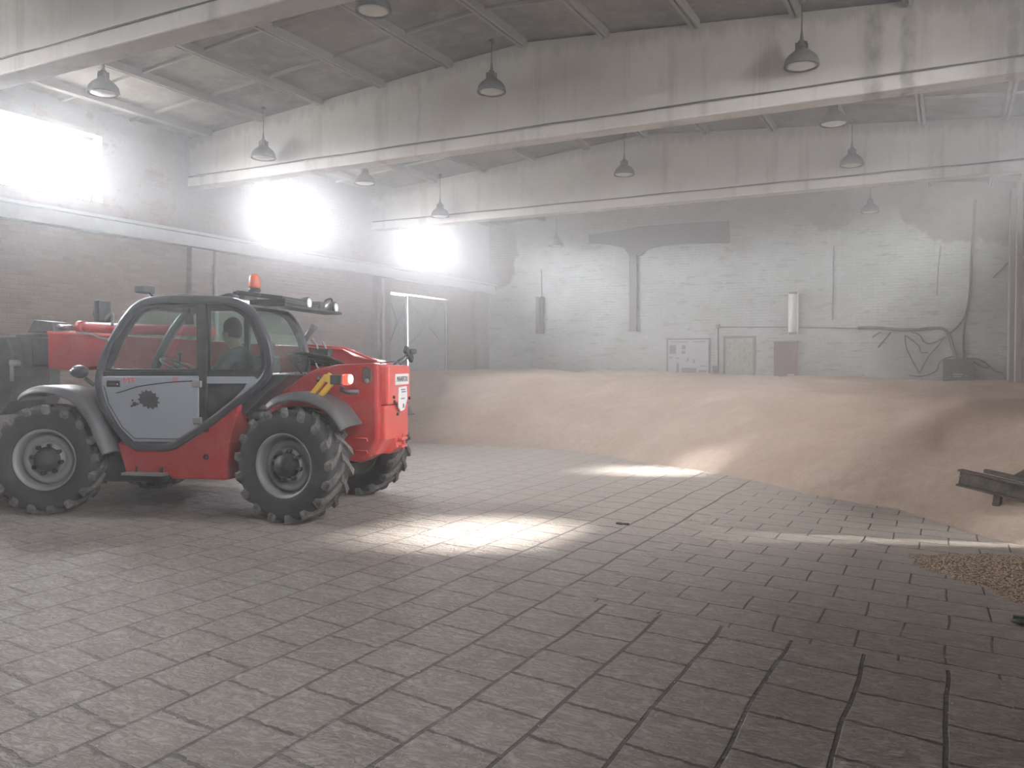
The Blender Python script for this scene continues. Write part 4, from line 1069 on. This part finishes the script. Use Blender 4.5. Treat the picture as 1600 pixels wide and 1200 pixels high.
# oval recess and rear lights
b = MB(); b.prism([(-2.035 + .05 * math.cos(a), 1.49 + (.04 if math.sin(a) > 0 else -.04) + .05 * math.sin(a)) for a in [2*PI*k/20 for k in range(20)]], .515, .535); ov = b.build('oval_vent', 'cable_brown', tele, .006)
b = MB(); b.sphere((-2.035, .535, 1.43), .025, 10, 8, (1, .4, 1)); b.build('screw', 'dull_steel', ov)
b = MB(); b.bar((-1.56, .93, 1.25), (-1.76, .93, 1.49), .05, .045, (0, 1, 0)); b.bar((-1.66, .93, 1.25), (-1.84, .93, 1.45), .05, .045, (0, 1, 0)); b.prism([(-1.72, 1.44), (-1.78, 1.52), (-1.87, 1.46), (-1.84, 1.40)], .905, .955); lb = b.build('light_bracket', 'yellow_paint', tele, .004)
b = MB(); b.box(-1.93, -1.80, .86, .96, 1.40, 1.50); b.build('light_housing', 'boom_grey', lb, .012)
b = MB(); b.box(-2.00, -1.93, .86, .965, 1.395, 1.505); tl = b.build('tail_light', 'red_lens', tele, .02)
b = MB(); b.sphere((-2.012, .925, 1.455), .045, 14, 10, (.5, .8, 1.05)); b.build('bulb', 'lit_bulb', tl)
b = MB(); b.tube([(-1.88, .88, 1.36), (-1.96, .86, 1.32), (-2.06, .84, 1.32)], .028, 10); b.build('rubber_stop', 'boom_grey', tele)
b = MB(); b.tube([(-1.52, .53, 1.45), (-1.52, .56, 1.45)], .03, 10); b.tube([(-1.50, .53, 1.42), (-1.50, .56, 1.42)], .02, 10); b.build('grease_cap', 'steel', tele)
for z in (.80, .62 + .05):
    b = MB(); b.tube([(-1.88, .525, z + .02), (-2.03, .525, z + .02), (-2.035, .525, z - .01)], .008, 6); b.build('hook', 'light_red_paint', tele)
# rear mirror on its arm
b = MB(); b.tube([(-2.02, -.38, 1.60), (-1.98, -.95, 1.73)], .012, 6); b.tube([(-2.06, -.50, 1.60), (-1.98, -1.02, 1.70)], .012, 6); b.tube(catmull([(-2.12, .35, 1.62), (-2.15, 0, 1.635), (-2.12, -.4, 1.61), (-2.05, -.55, 1.60)], 4), .010, 6); b.build('rear_mirror_arm', 'seal_black', tele)
b = MB(); b.bar((-1.98, -.92, 1.80), (-2.0, -1.12, 1.66), .09, .05, (1, 0, 0)); b.tube([(-2.0, -1.0, 1.76), (-2.03, -1.16, 1.765)], .035, 10); b.build('rear_mirror', 'boom_grey', tele, .012)

# --- engine hood on the far side
b = MB(); b.prism([(.95, .85), (.95, 1.28), (.70, 1.40), (-1.45, 1.45), (-1.60, 1.35), (-1.60, .80)], -1.08, -.46); b.build('engine_hood', 'cab_frame_grey', tele, .04)
# --- boom
boom = MB(); boom.prism([(2.37, 1.555), (2.37, 2.0), (1.4, 1.96), (-1.48, 1.78), (-1.62, 1.70), (-1.95, 1.63), (-2.05, 1.50), (-1.9, 1.42), (-1.2, 1.46), (1.2, 1.53), (1.70, 1.575), (2.0, 1.53)], -.50, -.15)
boom.build('boom', 'red_paint', tele, .012)
b = MB(); b.bar((1.3, -.145, 1.955), (2.37, -.145, 2.0), .012, .03); b.build('boom_edge', 'light_red_paint', tele, .004); b = MB(); b.tube([(-1.0, -.145, 1.83), (-1.50, -.145, 1.795), (-1.9, -.145, 1.64)], .016, 6); b.build('boom_edge', 'light_red_paint', tele, .004)
b = MB(); b.box(2.3, 3.02, -.46, -.19, 1.60, 1.94); b.build('inner_boom', 'boom_grey', tele, .012)
b = MB(); b.box(2.62, 2.84, -.49, -.16, 1.57, 1.985); b.build('boom_collar', 'boom_grey', tele, .012)
b = MB(); b.prism([(2.30, 2.0), (2.32, 2.13), (2.58, 2.16), (2.68, 2.0)], -.46, -.17); b.build('ram_bracket', 'boom_grey', tele, .012)
b = MB(); b.tube([(2.45, -.26, 2.085), (1.96, -.26, 2.065)], .024, 10); b.build('ram_rod', 'steel', tele)
b = MB(); b.tube([(2.42, -.36, 2.075), (1.2, -.36, 2.02)], .030, 10); b.build('ram_pipe', 'red_paint', tele)
b = MB(); b.tube([(2.0, -.26, 2.067), (.2, -.26, 1.99)], .062, 14); b.tube([(2.02, -.26, 2.068), (1.93, -.26, 2.064)], .078, 14); b.build('ram_cylinder', 'red_paint', tele)
b = MB(); b.tube(catmull([(1.95, -.14, 1.99), (1.75, -.13, 1.97), (1.6, -.13, 1.92), (1.4, -.13, 1.90)], 4), .012, 6); b.build('hydraulic_hose', 'dull_steel', tele)
b = MB()
for k in range(5): b.tube(catmull([(-.95, -.08 + .05*k, 1.62 + .03*k), (-1.2, -.08 + .05*k, 1.60 + .03*k), (-1.45, -.06 + .05*k, 1.60 + .02*k), (-1.7, -.05 + .03*k, 1.56)], 3), .016, 6)
b.build('hose_bundle', 'cable_brown', tele)
b = MB(); b.tube(catmull([(-1.20, -.05, 1.62), (-1.22, -.05, 1.80), (-1.16, -.05, 1.87)], 4), .014, 6); b.tube(catmull([(-1.28, -.05, 1.60), (-1.32, -.05, 1.78), (-1.28, -.05, 1.86)], 4), .014, 6); b.tube(catmull([(-1.20, -.03, 1.66), (-1.24, -.02, 1.56), (-1.34, -.02, 1.52), (-1.40, -.02, 1.60)], 4), .012, 6); b.sphere((-1.16, -.05, 1.885), .022, 8, 6); b.build('hydraulic_hose', 'dull_steel', tele)
b = MB(); b.box(-1.38, -1.16, -.12, .02, 1.70, 1.78); b.build('valve_block', 'hub_black', tele, .01)
# --- carriage and bucket (mostly outside the frame)
b = MB(); b.prism([(2.80, 1.95), (3.02, 1.95), (3.06, 1.7), (3.04, 1.02), (2.90, 1.00), (2.78, 1.15), (2.72, 1.45), (2.72, 1.72)], -.62, .02); b.build('carriage', 'boom_grey', tele, .02)
b = MB(); b.tube([(2.70, -.05, 1.62), (2.70, .06, 1.62)], .04, 12); b.tube([(2.715, .04, 1.40), (2.715, .04, 1.66)], .022, 8); b.build('carriage_pin', 'dull_steel', tele)
bk = MB(); outer_ = [(3.06, 1.80), (3.06, 1.15), (3.14, 1.00), (3.32, .95), (3.95, .95)]
inner_ = [(3.95, .975), (3.33, .975), (3.17, 1.02), (3.09, 1.16), (3.09, 1.80)]
bk.prism(outer_ + inner_, -1.2, 1.15)
cheek = [(3.07, 1.78), (3.07, 1.15), (3.15, 1.0), (3.32, .96), (3.95, .96), (3.60, 1.55)]
bk.prism(cheek, -1.2, -1.175); bk.prism(cheek, 1.125, 1.15); bk.build('bucket', 'boom_grey', tele, .004)

# ------------------------------------------------------------------ the driver
def skin_obj(name, chains, mat, parent, root=0, sub=2, extra=None):
    """chains: list of lists of (co, radius); a chain whose first co matches an existing vertex is joined to it"""
    vs = []; rad = []; ed = []
    def vid(co, r_):
        for i, v in enumerate(vs):
            if (Vector(v) - Vector(co)).length < 1e-5: return i
        vs.append(tuple(co)); rad.append(r_ if isinstance(r_, tuple) else (r_, r_)); return len(vs) - 1
    for ch in chains:
        ids = [vid(c, r_) for c, r_ in ch]
        for a, c in zip(ids[:-1], ids[1:]): ed.append((a, c))
    me = bpy.data.meshes.new(name); me.from_pydata(vs, ed, []); me.materials.append(M[mat])
    o = bpy.data.objects.new(name, me); COL.objects.link(o)
    if parent is not None: o.parent = parent
    sk = o.modifiers.new('skin', 'SKIN'); sk.use_smooth_shade = True
    for i, sv in enumerate(me.skin_vertices[0].data): sv.radius = rad[i]; sv.use_root = (i == root)
    s = o.modifiers.new('subsurf', 'SUBSURF'); s.levels = sub; s.render_levels = sub
    return o
PY = .50
pel = (-.66, PY, 1.27); belly = (-.64, PY, 1.42); chest = (-.58, PY, 1.62); nk0 = (-.53, PY, 1.74); nk1 = (-.49, PY, 1.83)
sk0 = (-.455, PY, 1.91); sk1 = (-.46, PY, 1.985); sk2 = (-.465, PY, 2.05)
chains = [[(pel, .15), (belly, .14), (chest, .15), (nk0, .08), (nk1, .066), (sk0, (.082, .075)), (sk1, (.095, .082)), (sk2, (.07, .062))],
          [(sk0, .08), ((-.40, PY, 1.885), .042), ((-.375, PY, 1.875), .028)],
          [(sk0, .08), ((-.365, PY, 1.935), .018), ((-.350, PY, 1.925), .010)]]
hands = {}
for s in (-1, 1):
    sh_ = (-.555, PY + s * .17, 1.69); el = (-.36, PY + s * .235, 1.46); wr = (-.10, PY + s * .19, 1.565); pm = (-.03, PY + s * .165, 1.60)
    chains.append([(chest, .15), ((-.56, PY + s * .10, 1.68), .085), (sh_, .066), (el, .045), (wr, .028), (pm, (.032, .020))])
    for k, (dy, ln) in enumerate(((-.030, .050), (-.010, .058), (.010, .056), (.028, .046))):
        q1 = (pm[0] + .035, pm[1] + dy, pm[2] + .012); q2 = (pm[0] + .035 + ln * .6, pm[1] + dy, pm[2] + .010); q3 = (pm[0] + .030 + ln * .7, pm[1] + dy, pm[2] - .022)
        chains.append([(pm, .03), (q1, .0095), (q2, .0085), (q3, .0075)])
    chains.append([(pm, .03), ((pm[0] + .005, pm[1] - s * .035, pm[2] - .005), .010), ((pm[0] + .03, pm[1] - s * .045, pm[2] - .020), .008)])
    hip = (-.62, PY + s * .09, 1.25); kn = (-.20, PY + s * .13, 1.27); an = (-.05, PY + s * .12, .88); ft = (.12, PY + s * .13, .815)
    chains.append([(pel, .15), (hip, .085), (kn, .058), (an, .038), (ft, .034)])
prs = empty('person', VO, VR)
tag(prs, 'person in dark clothes seated in the cab, hands on the steering wheel', 'person')
body = skin_obj('body', chains, 'skin', prs)
jk = [[((pel[0], pel[1], pel[2] + .03), .165), (belly, .158), (chest, .168), (nk0, .105), ((-.505, PY, 1.80), .088)]]
for s in (-1, 1):
    sh_ = (-.555, PY + s * .17, 1.69); el = (-.36, PY + s * .235, 1.46); wr = (-.14, PY + s * .197, 1.55)
    jk.append([(chest, .168), ((-.56, PY + s * .10, 1.68), .10), (sh_, .084), (el, .062), (wr, .044)])
skin_obj('jacket', jk, 'dark_jacket', prs)
tr_ = [[(pel, .165), ((pel[0], pel[1], pel[2] + .06), .16)]]
for s in (-1, 1):
    tr_.append([(pel, .165), ((-.62, PY + s * .09, 1.25), .10), ((-.20, PY + s * .13, 1.27), .074), ((-.06, PY + s * .12, .92), .055)])
skin_obj('trousers', tr_, 'dark_trousers', prs)
skin_obj('hair', [[((-.505, PY, 1.87), .07), ((-.495, PY, 1.94), (.105, .100)), ((-.485, PY, 2.01), (.118, .112)), ((-.462, PY, 2.075), (.098, .094)), ((-.44, PY, 2.105), .05)]], 'hair', prs)
for s in (-1, 1):
    b = MB(); b.sphere((-.385, PY + s * .031, 1.955), .012, 10, 8); ey = b.build('eye', 'eye_white', prs)
    b = MB(); b.sphere((-.462, PY + s * .083, 1.94), .028, 10, 8, (.6, .35, 1)); b.build('ear', 'skin', prs)
    b = MB(); b.box(-.14, .17, PY + s * .13 - .05, PY + s * .13 + .05, .765, .84); b.build('shoe', 'black_plastic', prs, .025)
b = MB(); b.box(-.372, -.362, PY - .024, PY + .024, 1.888, 1.894); b.build('mouth', 'hair', prs)

# ------------------------------------------------------------------ grain dust hanging in the air
def haze(name, y0, y1, d_even, d_fwd, label):
    hm = bpy.data.materials.new(name); hm.use_nodes = True
    hn = hm.node_tree.nodes; hl = hm.node_tree.links; hn.remove(hn['Principled BSDF'])
    v1 = hn.new('ShaderNodeVolumeScatter'); v2 = hn.new('ShaderNodeVolumeScatter'); va = hn.new('ShaderNodeAddShader')
    v1.inputs['Color'].default_value = (.97, .96, .95, 1); v1.inputs['Density'].default_value = d_even; v1.inputs['Anisotropy'].default_value = .25
    v2.inputs['Color'].default_value = (.97, .97, .98, 1); v2.inputs['Density'].default_value = d_fwd; v2.inputs['Anisotropy'].default_value = .86
    hl.new(v1.outputs[0], va.inputs[0]); hl.new(v2.outputs[0], va.inputs[1]); hl.new(va.outputs[0], hn['Material Output'].inputs['Volume'])
    MATS[name] = hm
    b = MB(); b.box(XL + .001, XR - .001, y0, y1, .001, 6.9)
    tag(b.build('dust_haze', name), label, 'haze', kind='stuff')
haze('thin_haze', YF + .001, 9.2, .0045, .0035, 'thin haze of grain dust in the near part of the hall')
haze('thick_haze', 9.201, YB - .001, .017, .0075, 'thick haze of grain dust over the heap and before the back wall')
